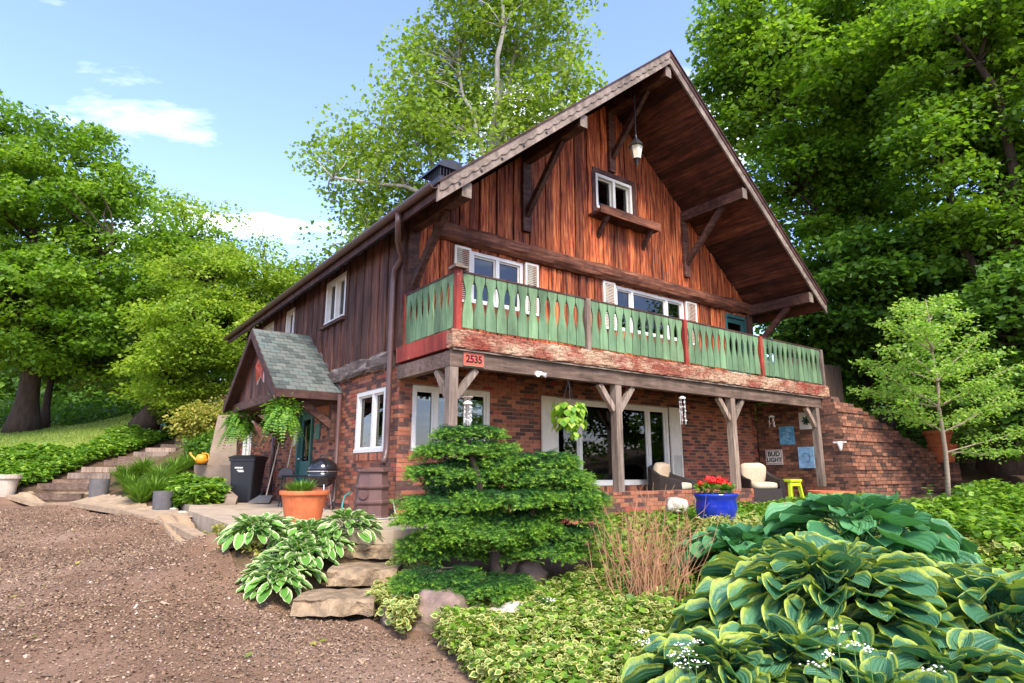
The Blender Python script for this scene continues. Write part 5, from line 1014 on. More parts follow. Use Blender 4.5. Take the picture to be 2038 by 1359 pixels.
tree('understorey_tree', 'dark leafy understorey tree behind the right eave', P(1760, 830, 19), P(1760, 600, 19), [lobe(1700, 560, 19, 110, 80), lobe(1830, 540, 19, 110, 90), lobe(1620, 640, 20, 80, 60), lobe(1760, 680, 20, 130, 60), lobe(1940, 600, 18, 100, 100)], 170, 200, .17, 'leaf_dark', tr=.2, csz=.6, group='understorey trees', tmpl=MAPLE, cut=noroof)
tree('understorey_tree', 'dark leafy understorey tree at the right picture edge behind the small maple', P(2000, 900, 15), P(2010, 700, 15), [lobe(2000, 640, 15, 110, 90), lobe(1930, 760, 15.5, 110, 70), lobe(2040, 800, 14.5, 90, 80), lobe(2100, 600, 15, 120, 120)], 120, 200, .14, 'leaf_dark', tr=.15, csz=.5, group='understorey trees', tmpl=MAPLE)
tree('maple_tree', 'maple across the drive mirrored in the front windows, taller one', (19, -18, -.5), (19, -18, 7), [((19, -18, 8), (5, 4, 3.5)), ((15, -19, 5.5), (3, 3, 2.5)), ((22, -18, 5.5), (4, 3, 3))], 90, 130, .32, 'leaf_dark', tr=.4, csz=.9, group='maples across the drive')
tree('maple_tree', 'maple across the drive mirrored in the front windows, wider one', (28, -17, -.5), (28, -17, 6), [((28, -17, 7), (5, 4, 3.5)), ((31, -15, 5.5), (4, 3, 3)), ((25, -20, 4.5), (3, 3, 2.5))], 90, 130, .32, 'leaf_dark', tr=.4, csz=.9, group='maples across the drive')
# woods in the distance, reading as one mass
def mass(name, label, boxes, n, size, mat, cat):
    pos = []
    for (u0, u1, v0, v1, t0, t1), w in boxes:
        k = int(n*w); t_ = t0+(t1-t0)*RNG.random(k); u = u0+(u1-u0)*RNG.random(k); v = v0+(v1-v0)*RNG.random(k)**.8; pos.append(CAM+t_[:, None]*(FW+RT*((u-1019)/FOC)[:, None]+UP*((679.5-v)/FOC)[:, None]))
    pos = np.concatenate(pos); c = pos[RNG.integers(0, len(pos), len(pos)//60)]; ci = RNG.integers(0, len(c), len(pos)); pos = c[ci]+RNG.normal(size=pos.shape)*[.9, .9, .5]; n = len(pos)
    return tag(leaves(name, pos, rvec(n), unit(RNG.normal(size=(n, 3))*.6+[0, 0, 1]), size*(.6+.8*RNG.random(n)), KITE, mat, rnd=np.clip(.5*RNG.random(n)+.5*RNG.random(len(c))[ci], 0, 1)), label, cat, kind='stuff')
mass('woods', 'dark mass of woodland behind the lawn maples', [((-300, 640, 640, 840, 42, 55), 1.)], 60000, .4, 'leaf_dark', 'woods')
mass('thicket', 'dark thicket of leaves behind the right-hand maples', [((1560, 2300, 600, 900, 24, 32), .75), ((1950, 2300, 480, 900, 20, 28), .25)], 50000, .3, 'leaf_dark', 'thicket')
mass('hedge_row', 'low dark ground foliage along the far edge of the lawn', [((-200, 480, 828, 850, 31, 35), 1.)], 12000, .22, 'leaf_dark', 'undergrowth')
# shrubs
def shrub(name, label, c, r, n, leaf, mat, group=None, tmpl=KITE, nst=14):
    c = np.array(c, float); r = np.array(r, float); t = thing(name, label, 'shrub', c-[0, 0, r[2]], group); mb = MB(); k = max(12, n//90); cl = c+rvec(k)*r*(.55+.45*RNG.random((k, 1)))
    for q in cl[:nst]: limb(c-[0, 0, r[2]], q, .02, .006, .15, 5, mb, 5)
    mb.build('stems', 'bark', t); ci = RNG.integers(0, k, n); g = RNG.normal(size=(n, 3))*.2*r; leaves('foliage', cl[ci]+g, unit(g+RNG.normal(size=(n, 3))*.15), unit(RNG.normal(size=(n, 3))*.6+[0, 0, 1]+(cl[ci]-c)/r*.5), leaf*(.6+.7*RNG.random(n)), tmpl, mat, t); return t
T = 21; shrub('azalea_bush', 'yellow-green azalea bush above the concrete wing wall', P(415, 838, T), (S(58, T), S(50, T), S(36, T)), 5500, .12, 'leaf_yellow')
shrub('azalea_bush', 'darker green rounded bush behind the red shed', P(362, 815, 25), (S(40, 25), S(40, 25), S(28, 25)), 3000, .15, 'leaf_olive')
shrub('ivy_mound', 'dark ivy mound beside the top of the garden stairs', P(408, 885, 18.6), (S(32, 18.6), S(40, 18.6), S(22, 18.6)), 2400, .11, 'leaf_dark')
# carpets of leaves
def carpet(name, label, poly, n, leaf, mat, hgt=.2, tmpl=OVAL, cat='ground cover', clump=0, bumps=.0):
    q = scatter(poly, n)
    if clump: c = scatter(poly, clump); ci = RNG.integers(0, clump, n); q = c[ci]+RNG.normal(size=(n, 2))*.16
    bz = np.array([mnoise.noise(Vector((a*1.6, b*1.6, 3)))+.5*mnoise.noise(Vector((a*4, b*4, 1))) for a, b in q])*bumps; z = H(q[:, 0], q[:, 1])+hgt*(.25+.75*RNG.random(n)**.7)*(1+bz)
    nr = unit(RNG.normal(size=(n, 3))*.45+[0, 0, 1]); an = RNG.random(n)*2*math.pi; yd = np.column_stack([np.cos(an), np.sin(an), RNG.normal(size=n)*.3-.1])
    return tag(leaves(name, np.column_stack([q, z]), yd, nr, leaf*(.55+.8*RNG.random(n)), tmpl, mat), label, cat, kind='stuff')
G = lambda u, v: ground(u, v)[:2]
BANK = [G(*a) for a in ((-120, 980), (30, 976), (76, 964), (108, 955), (138, 942), (166, 930), (210, 917), (239, 909), (268, 900), (293, 891), (321, 883), (350, 870), (250, 866), (170, 903), (20, 912), (-150, 925))]
carpet('bank_ivy', 'bright green leafy ground cover on the bank left of the stairs', BANK, 26000, .15, 'leaf_ivy', .34, bumps=.6)
carpet('stair_ivy', 'leafy ground cover along the upper edge of the garden stairs', [G(*a) for a in ((365, 890), (400, 878), (425, 880), (425, 850), (330, 848), (350, 862), (400, 866))], 5000, .14, 'leaf_ivy', .35, bumps=.5)
carpet('leafy_bed', 'glossy green leafy bed inside the curved concrete kerb', [P(*a)[:2] for a in ((335, 1012, 14.2), (395, 1008, 13.4), (450, 990, 14.2), (425, 965, 14.9), (372, 962, 15.2), (338, 985, 14.8))], 4500, .15, 'leaf_ivy', .5, bumps=.4)
VAR = [G(*a) for a in ((868, 1290), (930, 1359), (1000, 1420), (1300, 1440), (1360, 1330), (1310, 1200), (1260, 1160), (1170, 1170), (1080, 1195), (1020, 1205), (930, 1215))]
carpet('bishops_weed', 'cream-edged variegated ground cover in the near bed', VAR, 20000, .064, 'leaf_variegated', .2, bumps=.7)
carpet('bed_weeds', 'plain green leaves mixed through the variegated near bed', VAR, 8000, .068, 'leaf_ivy', .21, bumps=.7)
carpet('variegated_vine', 'trailing cream-edged vine between stone steps and spruce', [G(*a) for a in ((745, 1200), (720, 1215), (770, 1250), (800, 1290), (830, 1262), (850, 1190), (870, 1110), (820, 1075), (800, 1110))], 4200, .075, 'leaf_variegated', .22, bumps=.6)
carpet('bed_undergrowth', 'mixed green undergrowth around the hostas', [G(*a) for a in ((1180, 1080), (1170, 1170), (1300, 1200), (1400, 1330), (2200, 1359), (2250, 1080), (1900, 1020), (1500, 1010), (1250, 1010))], 22000, .085, 'leaf_ivy', .2, bumps=.6)
carpet('light_weeds', 'pale yellow-green weeds between the two hosta drifts', [G(*a) for a in ((1380, 1100), (1400, 1060), (1900, 1060), (2150, 1080), (2150, 1140), (1500, 1120))], 7000, .07, 'leaf_variegated', .3, bumps=.5)
carpet('bank_creeper', 'green creeper covering the bank right of the brick wall', [P(*a)[:2] for a in ((1760, 1030, 8.6), (1900, 985, 10), (1915, 930, 11.5), (2200, 900, 13), (2300, 1060, 7.5), (2000, 1075, 7.2))], 17000, .1, 'leaf_ivy', .45, OVAL, bumps=.5)
carpet('hill_cover', 'dark leafy cover on the hill behind the brick wall', [(10.9, -.35), (11.2, 8), (20, 10), (24, -3), (17, -3.4), (15.9, -1.9)], 22000, .16, 'leaf_dark', .45, MAPLE, bumps=.5)
carpet('kerb_weeds', 'sparse yellow-green weeds between patio kerb and gravel', [G(*a) for a in ((400, 1068), (470, 1110), (520, 1130), (520, 1095), (460, 1070))], 900, .05, 'leaf_yellow', .12)
carpet('patio_moss', 'low green ground cover at the top of the stone steps', [G(*a) for a in ((770, 1072), (820, 1062), (870, 1060), (830, 1085))], 1500, .04, 'leaf_ivy', .3)
# arching grasses
BLADE = (np.array([(-.02, 0, 0), (.02, 0, 0), (-.02, .35, .0), (.02, .35, .0), (-.015, .7, -.08), (.015, .7, -.08), (0, 1, -.26)], float), np.array([(0, 1, 3), (0, 3, 2), (2, 3, 5), (2, 5, 4), (4, 5, 6)]), None)
def grassclump(u, v, t, R, h, n, label, mat='blade', width=1.):
    g = P(u, v, t); g[2] = h1(g[0], g[1]); tt = thing('grass_clump', label, 'grass clump', g, 'arching grass clumps in the left bed'); a = RNG.random(n)*2*math.pi; el = .5+.95*RNG.random(n); dr = np.column_stack([np.cos(a)*np.cos(el), np.sin(a)*np.cos(el), np.sin(el)]); pos = g+np.column_stack([np.cos(a), np.sin(a), 0*a])*R*.35*RNG.random((n, 1)); nrm = np.column_stack([-np.cos(a)*np.sin(el), -np.sin(a)*np.sin(el), np.cos(el)])
    leaves('blades', pos, dr, nrm, h*(.6+.6*RNG.random(n)), (BLADE[0]*np.array([width, 1, 1.3]), BLADE[1], None), mat, tt)
for i, (u, v, t, R, w_) in enumerate(((292, 1000, 14.9, .5, 'grass clump nearest the grey planter in the left bed'), (250, 975, 15.8, .5, 'grass clump left of the others in the bed, by the path'), (305, 965, 15.9, .5, 'grass clump in the middle of the left bed'), (235, 950, 17.0, .45, 'grass clump beside the planter at the foot of the stairs'), (270, 940, 17.3, .45, 'grass clump at the back of the left bed by the stairs'), (330, 938, 17.0, .45, 'grass clump below the watering can at the back of the bed'), (358, 922, 17.8, .45, 'topmost grass clump beside the orange watering can'), (265, 1005, 14.6, .4, 'small grass clump at the path edge in the left bed'))): grassclump(u+14, v+4, t, R, .52, 480, w_, width=1.0)
for i, (u, v, l_) in enumerate(((960, 1215, 'wispy grass tuft behind the pale boulder'), (1120, 1200, 'wispy grass tuft in front of the spruce trunk'), (890, 1265, 'wispy grass tuft at the foot of the large pink boulder'))): g = ground(u, v); grassclump(u, v, (g-CAM)@FW, .2, .3, 130, l_, width=.5)
# dwarf spruce
sp0 = ground(1000, 1195); sp0[2] -= .05; t = thing('dwarf_spruce', 'broad dwarf spruce in tiered cushions in front of the house corner', 'shrub', sp0); TS = (sp0-CAM)@FW; sc_ = TS/FOC
XR = np.array([RT[0], RT[1], 0]); XR /= np.linalg.norm(XR); YF = np.array([-XR[1], XR[0], 0])
def sp(u, v, dd=0): return P(u, v, TS+dd)
mb = MB(); limb(sp0, sp(930, 870, .5), .09, .02, .05, 8, mb, 9); limb(sp0+[0, 0, .1], sp(1090, 930, .4), .07, .02, .1, 8, mb, 8); 
tiers = [(930, 862, 78, .6), (925, 895, 112, .6), (905, 940, 112, .55), (1075, 918, 92, .55), (1095, 960, 100, .6), (900, 1000, 115, .35), (1010, 990, 140, .3), (1120, 1020, 95, .5), (985, 925, 105, .7), (1150, 990, 70, .6), (1080, 945, 105, .5), (1105, 985, 110, .45), (1075, 930, 90, .7), (960, 1055, 130, .15), (880, 1095, 95, .3), (905, 1030, 128, .3), (1000, 1040, 120, .25), (1130, 1060, 85, .35), (930, 1070, 140, .35), (1070, 1090, 110, .3), (880, 1150, 95, -.25), (930, 1165, 105, -.35), (860, 1170, 70, -.4), (990, 1160, 70, -.2)]
pos = []; yd = []; nr = []; tip = []
for u, v, r, dd in tiers:
    c = sp(u, v, dd+.15); R_ = r*sc_; nb_ = int(70*R_/.6)
    for i in range(nb_):
        a = 2*math.pi*(i+random.random())/nb_; L_ = R_*random.uniform(.72, 1.06); dz_ = random.gauss(0, .021)+.1*(1-L_/R_); c = sp(u, v, dd+.15)+[0, 0, dz_]; d_ = XR*math.cos(a)+YF*math.sin(a)*.85; sag = random.uniform(-.02, .08)
        mb.tube([c, c+d_*L_*.6+[0, 0, .02], c+d_*L_+[0, 0, -sag]], [.012, .007, .003], 4, False); s_perp = np.array([-d_[1], d_[0], 0])
        ns = int(15*L_/.5)
        for j in range(ns):
            f = .25+.75*(j+random.random())/ns; p = c+d_*L_*f+np.array([0, 0, .03-sag*f*f-.10*f**3*random.random()])
            for sd_ in (-1, 1):
                ln = (.17*(1.15-f)+.075)*random.uniform(.7, 1.25); q = unit(d_*.75+s_perp*sd_*random.uniform(.5, 1.)+np.array([0, 0, random.uniform(-.25, .2)])); m_ = max(3, int(ln/.03))
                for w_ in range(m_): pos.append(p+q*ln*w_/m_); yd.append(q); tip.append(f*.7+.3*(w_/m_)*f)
mb.build('branches', 'bark', t); pos = np.array(pos); yd = np.array(yd); tip = np.array(tip); k = 8; n = len(pos)*k; pi = np.repeat(np.arange(len(pos)), k); d_ = yd[pi]; o = unit(np.cross(d_, rvec(n))); nd = unit(d_*.75+o*.8+[0, 0, .25])
NEED2 = (np.array([(-.085, 0, 0), (.085, 0, 0), (0, 1, .0)], float), np.array([(0, 1, 2)]), None)
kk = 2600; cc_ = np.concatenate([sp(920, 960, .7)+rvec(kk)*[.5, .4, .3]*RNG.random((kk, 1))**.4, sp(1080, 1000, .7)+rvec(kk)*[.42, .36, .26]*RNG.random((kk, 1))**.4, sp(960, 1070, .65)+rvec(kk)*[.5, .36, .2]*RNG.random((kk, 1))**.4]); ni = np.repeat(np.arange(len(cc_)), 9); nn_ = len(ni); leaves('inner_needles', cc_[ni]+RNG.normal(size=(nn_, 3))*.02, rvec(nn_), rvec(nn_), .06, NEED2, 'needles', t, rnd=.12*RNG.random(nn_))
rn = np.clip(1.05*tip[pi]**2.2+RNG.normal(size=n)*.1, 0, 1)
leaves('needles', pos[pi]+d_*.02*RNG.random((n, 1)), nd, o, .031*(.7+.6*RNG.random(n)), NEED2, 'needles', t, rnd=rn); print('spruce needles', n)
# hostas
def hosta_leaf_mesh(mat, w, cup, wave, seed):
    nu, nv = 12, 10; V = []; E = []; VE = []; F = []; rs = random.Random(seed); bend = rs.uniform(.05, .35); ph = rs.random()*6
    for i in range(nu+1):
        s = i/nu; s_ = min(1, s*.95+.05)**.8; hw = w*.5*max(0, 1-abs(2*s_-1)**2.4)**.62
        hw = max(hw, .012)
        for j in range(nv+1):
            c_ = -1+2*j/nv; x = c_*hw; ycurl = s-.12*(1-abs(c_))*0; y = s-(.10*abs(c_)**1.5 if s < .3 else 0)*(1-s/.3 if s < .3 else 0)*1.2; z = cup*abs(c_)**1.7*hw*1.6-bend*(s**2)*.55+.10*s+wave*math.sin(s*13+ph+c_*2)*abs(c_)**2; V.append((x, y, z)); E.append(max(abs(c_)**1.3, ((s-.8)/.2)**1.2 if s > .8 else 0)); VE.append(abs(c_))
    for i in range(nu):
        for j in range(nv): a = i*(nv+1)+j; F.append((a, a+1, a+nv+2, a+nv+1))
    n = len(V); st = [(-.02, -.75, -.45), (.02, -.75, -.45), (.022, 0, .0), (-.022, 0, .0), (0, -.75, -.48), (0, 0, -.03)]; V += st; E += [0]*6; VE += [0]*6; F += [(n, n+1, n+2, n+3), (n, n+3, n+5, n+4), (n+1, n+4, n+5, n+2)]
    return raw_mesh('hosta_leaf', V, F, mat, {'edge': ('POINT', E), 'vein': ('POINT', VE)}, True)
def hosta(label, c, R, h, nleaf, size, mat, meshes, group, asp=1.):
    c = np.array(c, float); t = thing('hosta', label, 'hosta', c, group)
    for i in range(nleaf):
        s = ((i+.6)/nleaf)**.62; a = i*2.39996+random.uniform(-.35, .35); rho = R*s*.86; L_ = size*random.uniform(.6, 1.3)*(.75+.4*s); pitch = math.radians(46-86*s+random.uniform(-18, 18))
        z = h*(.98-.66*s**2.4)*random.uniform(.9, 1.06)-L_*.25*max(0, math.sin(pitch)); d_ = Vector((math.cos(a), math.sin(a)*asp, 0)); roll = random.uniform(-.25, .25)
        o = link('leaf', random.choice(meshes), t, c+np.array([d_.x*rho, d_.y*rho, max(z, .05)])); M_ = Matrix.Rotation(a-HP+random.uniform(-.28, .28), 4, 'Z') @ Matrix.Rotation(pitch, 4, 'X') @ Matrix.Rotation(roll, 4, 'Y') @ Matrix.Diagonal((L_*random.uniform(.9, 1.15), L_, L_, 1)); M_.translation = Vector(c+np.array([d_.x*rho, d_.y*rho, max(z, .05)])-wl(t)); o.matrix_local = M_
    return t
MBl = [hosta_leaf_mesh('hosta_blue', random.uniform(.85, 1.02), random.uniform(.2, .6), random.uniform(.015, .04), i) for i in range(7)]; MGr = [hosta_leaf_mesh('hosta_green', random.uniform(.76, .94), random.uniform(.2, .5), random.uniform(.01, .04), 20+i) for i in range(6)]; MWh = [hosta_leaf_mesh('hosta_white', random.uniform(.46, .6), random.uniform(.15, .4), random.uniform(.01, .04), 40+i) for i in range(6)]
def gb(u, v, t): p = P(u, v, t); p[2] = h1(p[0], p[1]); return p
g1 = 'blue hostas with yellow margins in the near drift'; g2 = 'plain blue-green hostas near the patio'; g3 = 'white-edged hostas beside the stone steps'
hosta('largest yellow-edged blue hosta in the middle of the near drift', gb(1650, 1200, 4.6), 1.05, .82, 230, .265, 'hosta_blue', MBl, g1)
hosta('yellow-edged blue hosta cut by the right edge of the picture', gb(1990, 1230, 4.2), .85, .66, 160, .26, 'hosta_blue', MBl, g1)
hosta('yellow-edged blue hosta at the left front of the near drift', gb(1440, 1290, 3.9), .62, .44, 110, .2, 'hosta_blue', MBl, g1)
hosta('yellow-edged blue hosta lowest in the picture', gb(1740, 1340, 3.4), .7, .4, 115, .215, 'hosta_blue', MBl, g1)
for lab, u, v, tq, R_, h_, n_, z_ in (('yellow-edged blue hosta between the largest one and the dry twigs', 1500, 1190, 4.7, .62, .55, 105, .23), ('yellow-edged blue hosta behind the right end of the near drift', 1860, 1180, 4.8, .75, .62, 120, .25), ('yellow-edged blue hosta below the largest one', 1590, 1290, 3.9, .62, .48, 105, .22), ('yellow-edged blue hosta in the lower right of the near drift', 1890, 1310, 3.6, .62, .46, 105, .22)): hosta(lab, gb(u, v, tq), R_, h_, n_, z_, 'hosta_blue', MBl, g1)
hosta('wide plain blue-green hosta below the terracotta bowl', gb(1700, 1040, 7.0), 1.1, .84, 120, .36, 'hosta_green', MGr, g2)
hosta('plain blue-green hosta in front of the blue pot', gb(1470, 1050, 7.2), .75, .52, 85, .28, 'hosta_green', MGr, g2)
for lab, u, v, tq, R_, n_ in (('white-edged hosta at the gravel edge, lowest of its group', 560, 1160, 7.0, .42, 75), ('white-edged hosta furthest left beside the patio kerb', 505, 1130, 7.5, .38, 65), ('white-edged hosta nearest the stone steps', 590, 1130, 7.3, .42, 70), ('white-edged hosta in front of the terracotta pot', 610, 1092, 7.7, .42, 65), ('tallest white-edged hosta beside the top stone step', 690, 1075, 7.9, .42, 80), ('white-edged hosta at the left end of the patio corner', 530, 1100, 7.8, .36, 55), ('small white-edged hosta hard against the gravel, frontmost', 548, 1178, 6.75, .3, 45), ('white-edged hosta between flat-topped rock and top step', 640, 1098, 7.6, .38, 60)): hosta(lab, gb(u, v, tq), R_*1.08, .36 if 'tallest' in lab else .26, int(n_*1.8), .155, 'hosta_white', MWh, g3)
hosta('plain blue-green hosta filling the gap behind the yellow-edged ones', gb(1590, 1075, 6.2), .8, .55, 95, .3, 'hosta_green', MGr, g2)
# dry twig clump
g = gb(1290, 1180, 6.3); t = thing('twiggy_shrub', 'bare reddish-brown twiggy shrub between spruce and hostas', 'shrub', g); mb = MB()
for i in range(150):
    a = random.random()*6.28; el = random.uniform(.95, 1.5); L_ = random.uniform(.5, 1.1); d_ = np.array([math.cos(a)*math.cos(el), math.sin(a)*math.cos(el), math.sin(el)]); b0_ = g+np.array([random.gauss(0, .16), random.gauss(0, .16), 0]); pts = limb(b0_, b0_+d_*L_, .006, .002, .12, 5, mb, 4)
    for k in range(2): j = pts[random.randint(2, 4)]; limb(j, j+unit(d_+RNG.normal(size=3)*.45)*random.uniform(.1, .3), .003, .0015, .1, 3, mb, 3)
mb.build('twigs', 'twig', t)
# umbels in the near bed
mat_simple('leafstem', (.1, .2, .04), .6, .3, .2, 8, 0)
UM = [(1095, 1200, 4.9), (1285, 1285, 3.9), (1355, 1290, 3.8), (1385, 1283, 3.8), (1370, 1305, 3.6), (1350, 1330, 3.5), (1385, 1325, 3.5), (1665, 1258, 3.3), (1700, 1290, 3.2), (1730, 1300, 3.2), (1650, 1310, 3.2), (1625, 1330, 3.2), (1860, 1340, 3.0), (1275, 1262, 4.2), (1340, 1312, 3.6)]
ORD = ['first', 'second', 'third', 'fourth', 'fifth', 'sixth', 'seventh', 'eighth', 'ninth', 'tenth', 'eleventh', 'twelfth', 'thirteenth', 'fourteenth', 'last']
for i, (u, v, tq) in enumerate(sorted(UM)):
    p = P(u, v, tq); z0 = h1(p[0], p[1]); t = tag(empty('umbel_flower', (p[0], p[1], z0)), 'tiny white umbel flower in the near bed, '+ORD[i]+' counted from the left', 'flower', 'white umbel flowers'); mb = MB(); mb.tube([(p[0]+.03, p[1], z0), p], .0025, 4)
    heads = [p+np.array([random.gauss(0, .026), random.gauss(0, .026), .02+random.gauss(0, .006)]) for _ in range(13)]
    for h_ in heads: mb.tube([p, h_], .001, 3)
    mb.build('stem', 'leafstem', t); mb = MB()
    for h_ in heads: mb.lathe([(.001, -.003), (.007, 0), (.002, .005)], 6, h_)
    mb.build('florets', 'ivory', t)
# small layered maple at right
TJ = 9.3; b = P(1888, 1005, TJ); t = thing('small_maple', 'small light green layered maple with a pale crooked trunk', 'tree', b); mb = MB(); tr_ = [P(*a, TJ) for a in ((1888, 1010), (1886, 950), (1882, 900), (1876, 860), (1868, 810), (1866, 760), (1855, 700), (1850, 640), (1842, 595))]; mb.tube(tr_, [.035, .033, .03, .03, .026, .022, .017, .011, .005], 9); mb.build('trunk', 'bark_young', t, smooth=True)
mb = MB(); pos = []; yd = []
BRS = [(4, 1705, 775, .3), (4, 1745, 735, -.2), (5, 1710, 720, .4), (5, 1760, 690, -.5), (6, 1755, 640, .2), (6, 1790, 610, -.3), (7, 1800, 600, .3), (7, 1880, 590, .2), (6, 1920, 620, -.2), (5, 1960, 660, .4), (5, 2000, 700, -.1), (4, 2040, 725, .3), (3, 2040, 800, -.3), (3, 2010, 770, .6), (2, 2060, 850, .1), (3, 1750, 815, .5), (3, 1800, 800, -.4), (4, 1830, 770, .9), (5, 1900, 730, -.9), (6, 1850, 680, .8), (3, 1920, 820, .9), (2, 2030, 900, .3), (6, 1830, 640, -.8), (4, 1960, 760, -.9)]
for i, u, v, dd in BRS:
    e = P(u, v, TJ+dd); pts = limb(tr_[i], e, .012, .003, .1, 7, mb, 5); pts = np.array(pts)
    for f in np.linspace(.3, 1, 22):
        j = f*(len(pts)-1); k_ = int(min(j, len(pts)-2)); p = pts[k_]+(pts[k_+1]-pts[k_])*(j-k_); L_ = (.34*(1.1-f)+.09)
        for s in range(3):
            an = RNG.random()*6.28; q = unit(np.array([math.cos(an), math.sin(an), RNG.normal()*.15]))
            for w_ in np.linspace(.1, 1, 6): pos.append(p+q*L_*w_+RNG.normal(size=3)*.025); yd.append(q+RNG.normal(size=3)*.5)
mb.build('branches', 'bark_young', t); n = len(pos); leaves('crown', pos, yd, unit(RNG.normal(size=(n, 3))*.45+[0, 0, 1]), .052*(.6+.8*RNG.random(n)), (KITE[0]*np.array([1.0, 1, 1]), KITE[1], None), 'leaf_jmaple', t)
# broad-leaved weeds by the small maple and wall
def stemplant(u, v, tq, hgt, label, n=14, leaf=.13, mat='leaf_ivy'):
    g = gb(u, v, tq); t = thing('leafy_plant', label, 'plant', g, 'upright leafy plants in the bed'); mb = MB(); e = g+np.array([.05, 0, hgt]); pts = limb(g, e, .008, .003, .08, 6, mb, 5); mb.build('stem', 'leafstem', t); a = np.arange(n)*2.4; f = np.linspace(.25, 1, n); p = g+(e-g)*f[:, None]; d_ = np.column_stack([np.cos(a), np.sin(a), .25+0*a]); leaves('foliage', p, d_, unit(np.column_stack([-np.cos(a)*.2, -np.sin(a)*.2, 1+0*a])), leaf*(1.25-.6*f), (OVAL[0], OVAL[1], None), mat, t)
stemplant(1850, 1010, 8.6, .75, 'upright leafy plant beside the maple trunk', 16, .16); stemplant(1720, 1060, 7.3, .7, 'slender lily shoot rising from the far hostas', 22, .16, 'blade'); stemplant(1730, 1050, 7.6, .5, 'shorter lily shoot behind the far hostas', 16, .14, 'blade'); stemplant(1080, 1170, 6.2, .4, 'lone weed in front of the shaded spruce skirt', 10, .12); stemplant(1140, 1170, 6.4, .4, 'ragged leafy weed right of the spruce trunk', 16, .13)
# hanging baskets
def fern(c, ztop, label, R, n=120):
    c = np.array(c, float); t = thing('hanging_fern', label, 'hanging plant', c, 'ferns hanging from the entrance canopy'); MB().lathe([(.09, -.16), (.14, 0), (.15, .0), (.12, -.02)], 16, c).build('pot', 'black_plastic', t); mb = MB()
    for a in (0, 2.1, 4.2): mb.tube([c+[.14*math.cos(a), .14*math.sin(a), 0], (c[0], c[1], ztop)], .003, 4)
    mb.build('hanger', 'dark_metal', t); pos = []; yd = []; nr = []; sz = []
    for i in range(n):
        a = random.random()*6.28; L_ = R*random.uniform(.45, 1.15); up_ = random.uniform(-.2, 1.3); gr_ = random.uniform(.8, 1.7)+up_*.6
        for j in range(20):
            f = (j+1)/20; p = c+np.array([math.cos(a)*L_*f, math.sin(a)*L_*f, up_*L_*f-gr_*L_*f*f]); tg = np.array([math.cos(a), math.sin(a), up_-2*gr_*f]); tg = tg/np.linalg.norm(tg); s0 = np.array([-math.sin(a), math.cos(a), 0])
            for s in (-1, 1): pos.append(p); yd.append(s0*s+tg*.35); nr.append(np.cross(s0, tg)); sz.append((.07*math.sin(math.pi*min(1, f*.85+.12))+.012)*random.uniform(.8, 1.2))
    for _ in range(700): q = np.array([random.gauss(0, .13), random.gauss(0, .13), random.gauss(.03, .1)]); pos.append(c+q); yd.append(q+[0, 0, -.1]); nr.append(np.array([random.gauss(0, .5), random.gauss(0, .5), 1])); sz.append(random.uniform(.05, .1))
    leaves('fronds', np.array(pos), np.array(yd), np.array(nr), np.array(sz), (KITE[0]*np.array([1., 1, 1]), KITE[1], None), 'leaf_fern', t)
fern((-1.1, 2.78, 2.1), 2.36, 'bright Boston fern hanging at the near corner of the canopy', .44); fern((-1.1, 6.3, 2.1), 2.36, 'darker Boston fern hanging at the far corner of the canopy', .5)
c = np.array([2.28, -1.74, 2.0]); t = thing('hanging_basket', 'trailing lime-green pothos in a dark basket under the balcony', 'hanging plant', c); MB().lathe([(.08, -.2), (.13, -.05), (.14, 0), (.11, -.02)], 16, c).build('pot', 'black_plastic', t); mb = MB()
for a in (0, 2.1, 4.2): mb.tube([c+[.13*math.cos(a), .13*math.sin(a), 0], (c[0], c[1], 2.48)], .003, 4)
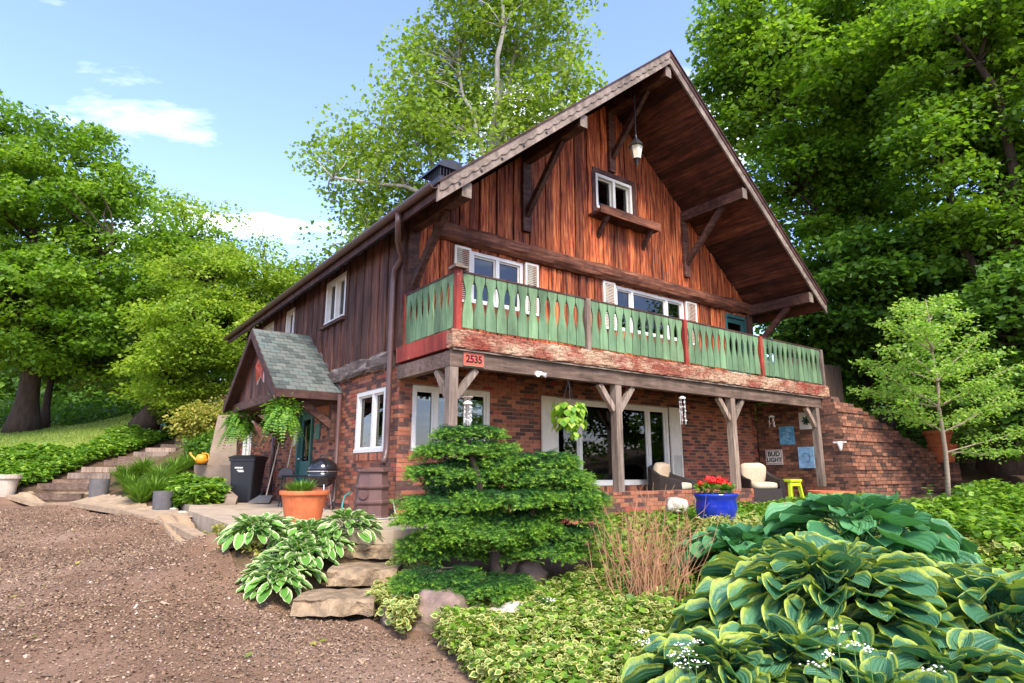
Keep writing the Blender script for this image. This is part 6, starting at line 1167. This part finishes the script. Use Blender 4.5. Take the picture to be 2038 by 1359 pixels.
mb.build('hanger', 'dark_metal', t); n = 190; a = RNG.random(n)*6.28; f = RNG.random(n); rr_ = .1+.16*np.sqrt(RNG.random(n)); pos = c+np.column_stack([np.cos(a)*rr_, np.sin(a)*rr_, .1-.38*f*(rr_/.22)]); pos[:26] = c+np.column_stack([RNG.normal(size=26)*.06+.02, RNG.normal(size=26)*.05-.08, -.15-.36*RNG.random(26)])
leaves('vines', pos, np.column_stack([np.cos(a)*.6, np.sin(a)*.6, -1+0*a]), unit(np.column_stack([np.cos(a), np.sin(a), .7+0*a])+RNG.normal(size=(n, 3))*.3), .115*(.6+.7*RNG.random(n)), (OVAL[0]*np.array([1.25, 1, 1]), OVAL[1], None), 'leaf_pothos', t)
# plants in pots
def geranium(c, R, parent, nf):
    n = 160; a = RNG.random(n)*6.28; r = R*np.sqrt(RNG.random(n)); pos = np.array(c)+np.column_stack([np.cos(a)*r, np.sin(a)*r, .04+.14*RNG.random(n)]); leaves('foliage', pos, np.column_stack([np.cos(a), np.sin(a), .2+0*a]), unit(RNG.normal(size=(n, 3))*.4+[0, 0, 1]), .075, (MAPLE[0], MAPLE[1], None), 'leaf_fern', parent)
    for i in range(nf):
        p = np.array(c)+XR*R*(-.85+1.7*(i+.5)/nf)+YF*random.uniform(-.5, .3)*R+[0, 0, random.uniform(.15, .29)]; k = 46; d_ = rvec(k); leaves('blossom', p+d_*[.055, .055, .045], unit(np.cross(d_, rvec(k))), d_, .04, (KITE[0]*np.array([1.5, 1, 1]), KITE[1], None), 'flower_red', parent)
geranium(BLUE+[0, 0, .4], .26, bp_, 7)
t2 = thing('red_flowers', 'small red flowers growing in the upper stacked pot', 'flowers', POT2); geranium(POT2, .26, t2, 5)
c = np.array([-1.62, -.4, .64]); n = 420; a = RNG.random(n)*6.28; el = .7+.8*RNG.random(n); d_ = np.column_stack([np.cos(a)*np.cos(el), np.sin(a)*np.cos(el), np.sin(el)]); leaves('pot_greenery', c+np.column_stack([np.cos(a), np.sin(a), 0*a])*.17*RNG.random((n, 1))-XR*.06, d_, np.column_stack([-np.cos(a)*np.sin(el), -np.sin(a)*np.sin(el), np.cos(el)]), .2*(.5+.7*RNG.random(n)), (BLADE[0]*np.array([2, 1, 1]), BLADE[1], None), 'blade', pt)
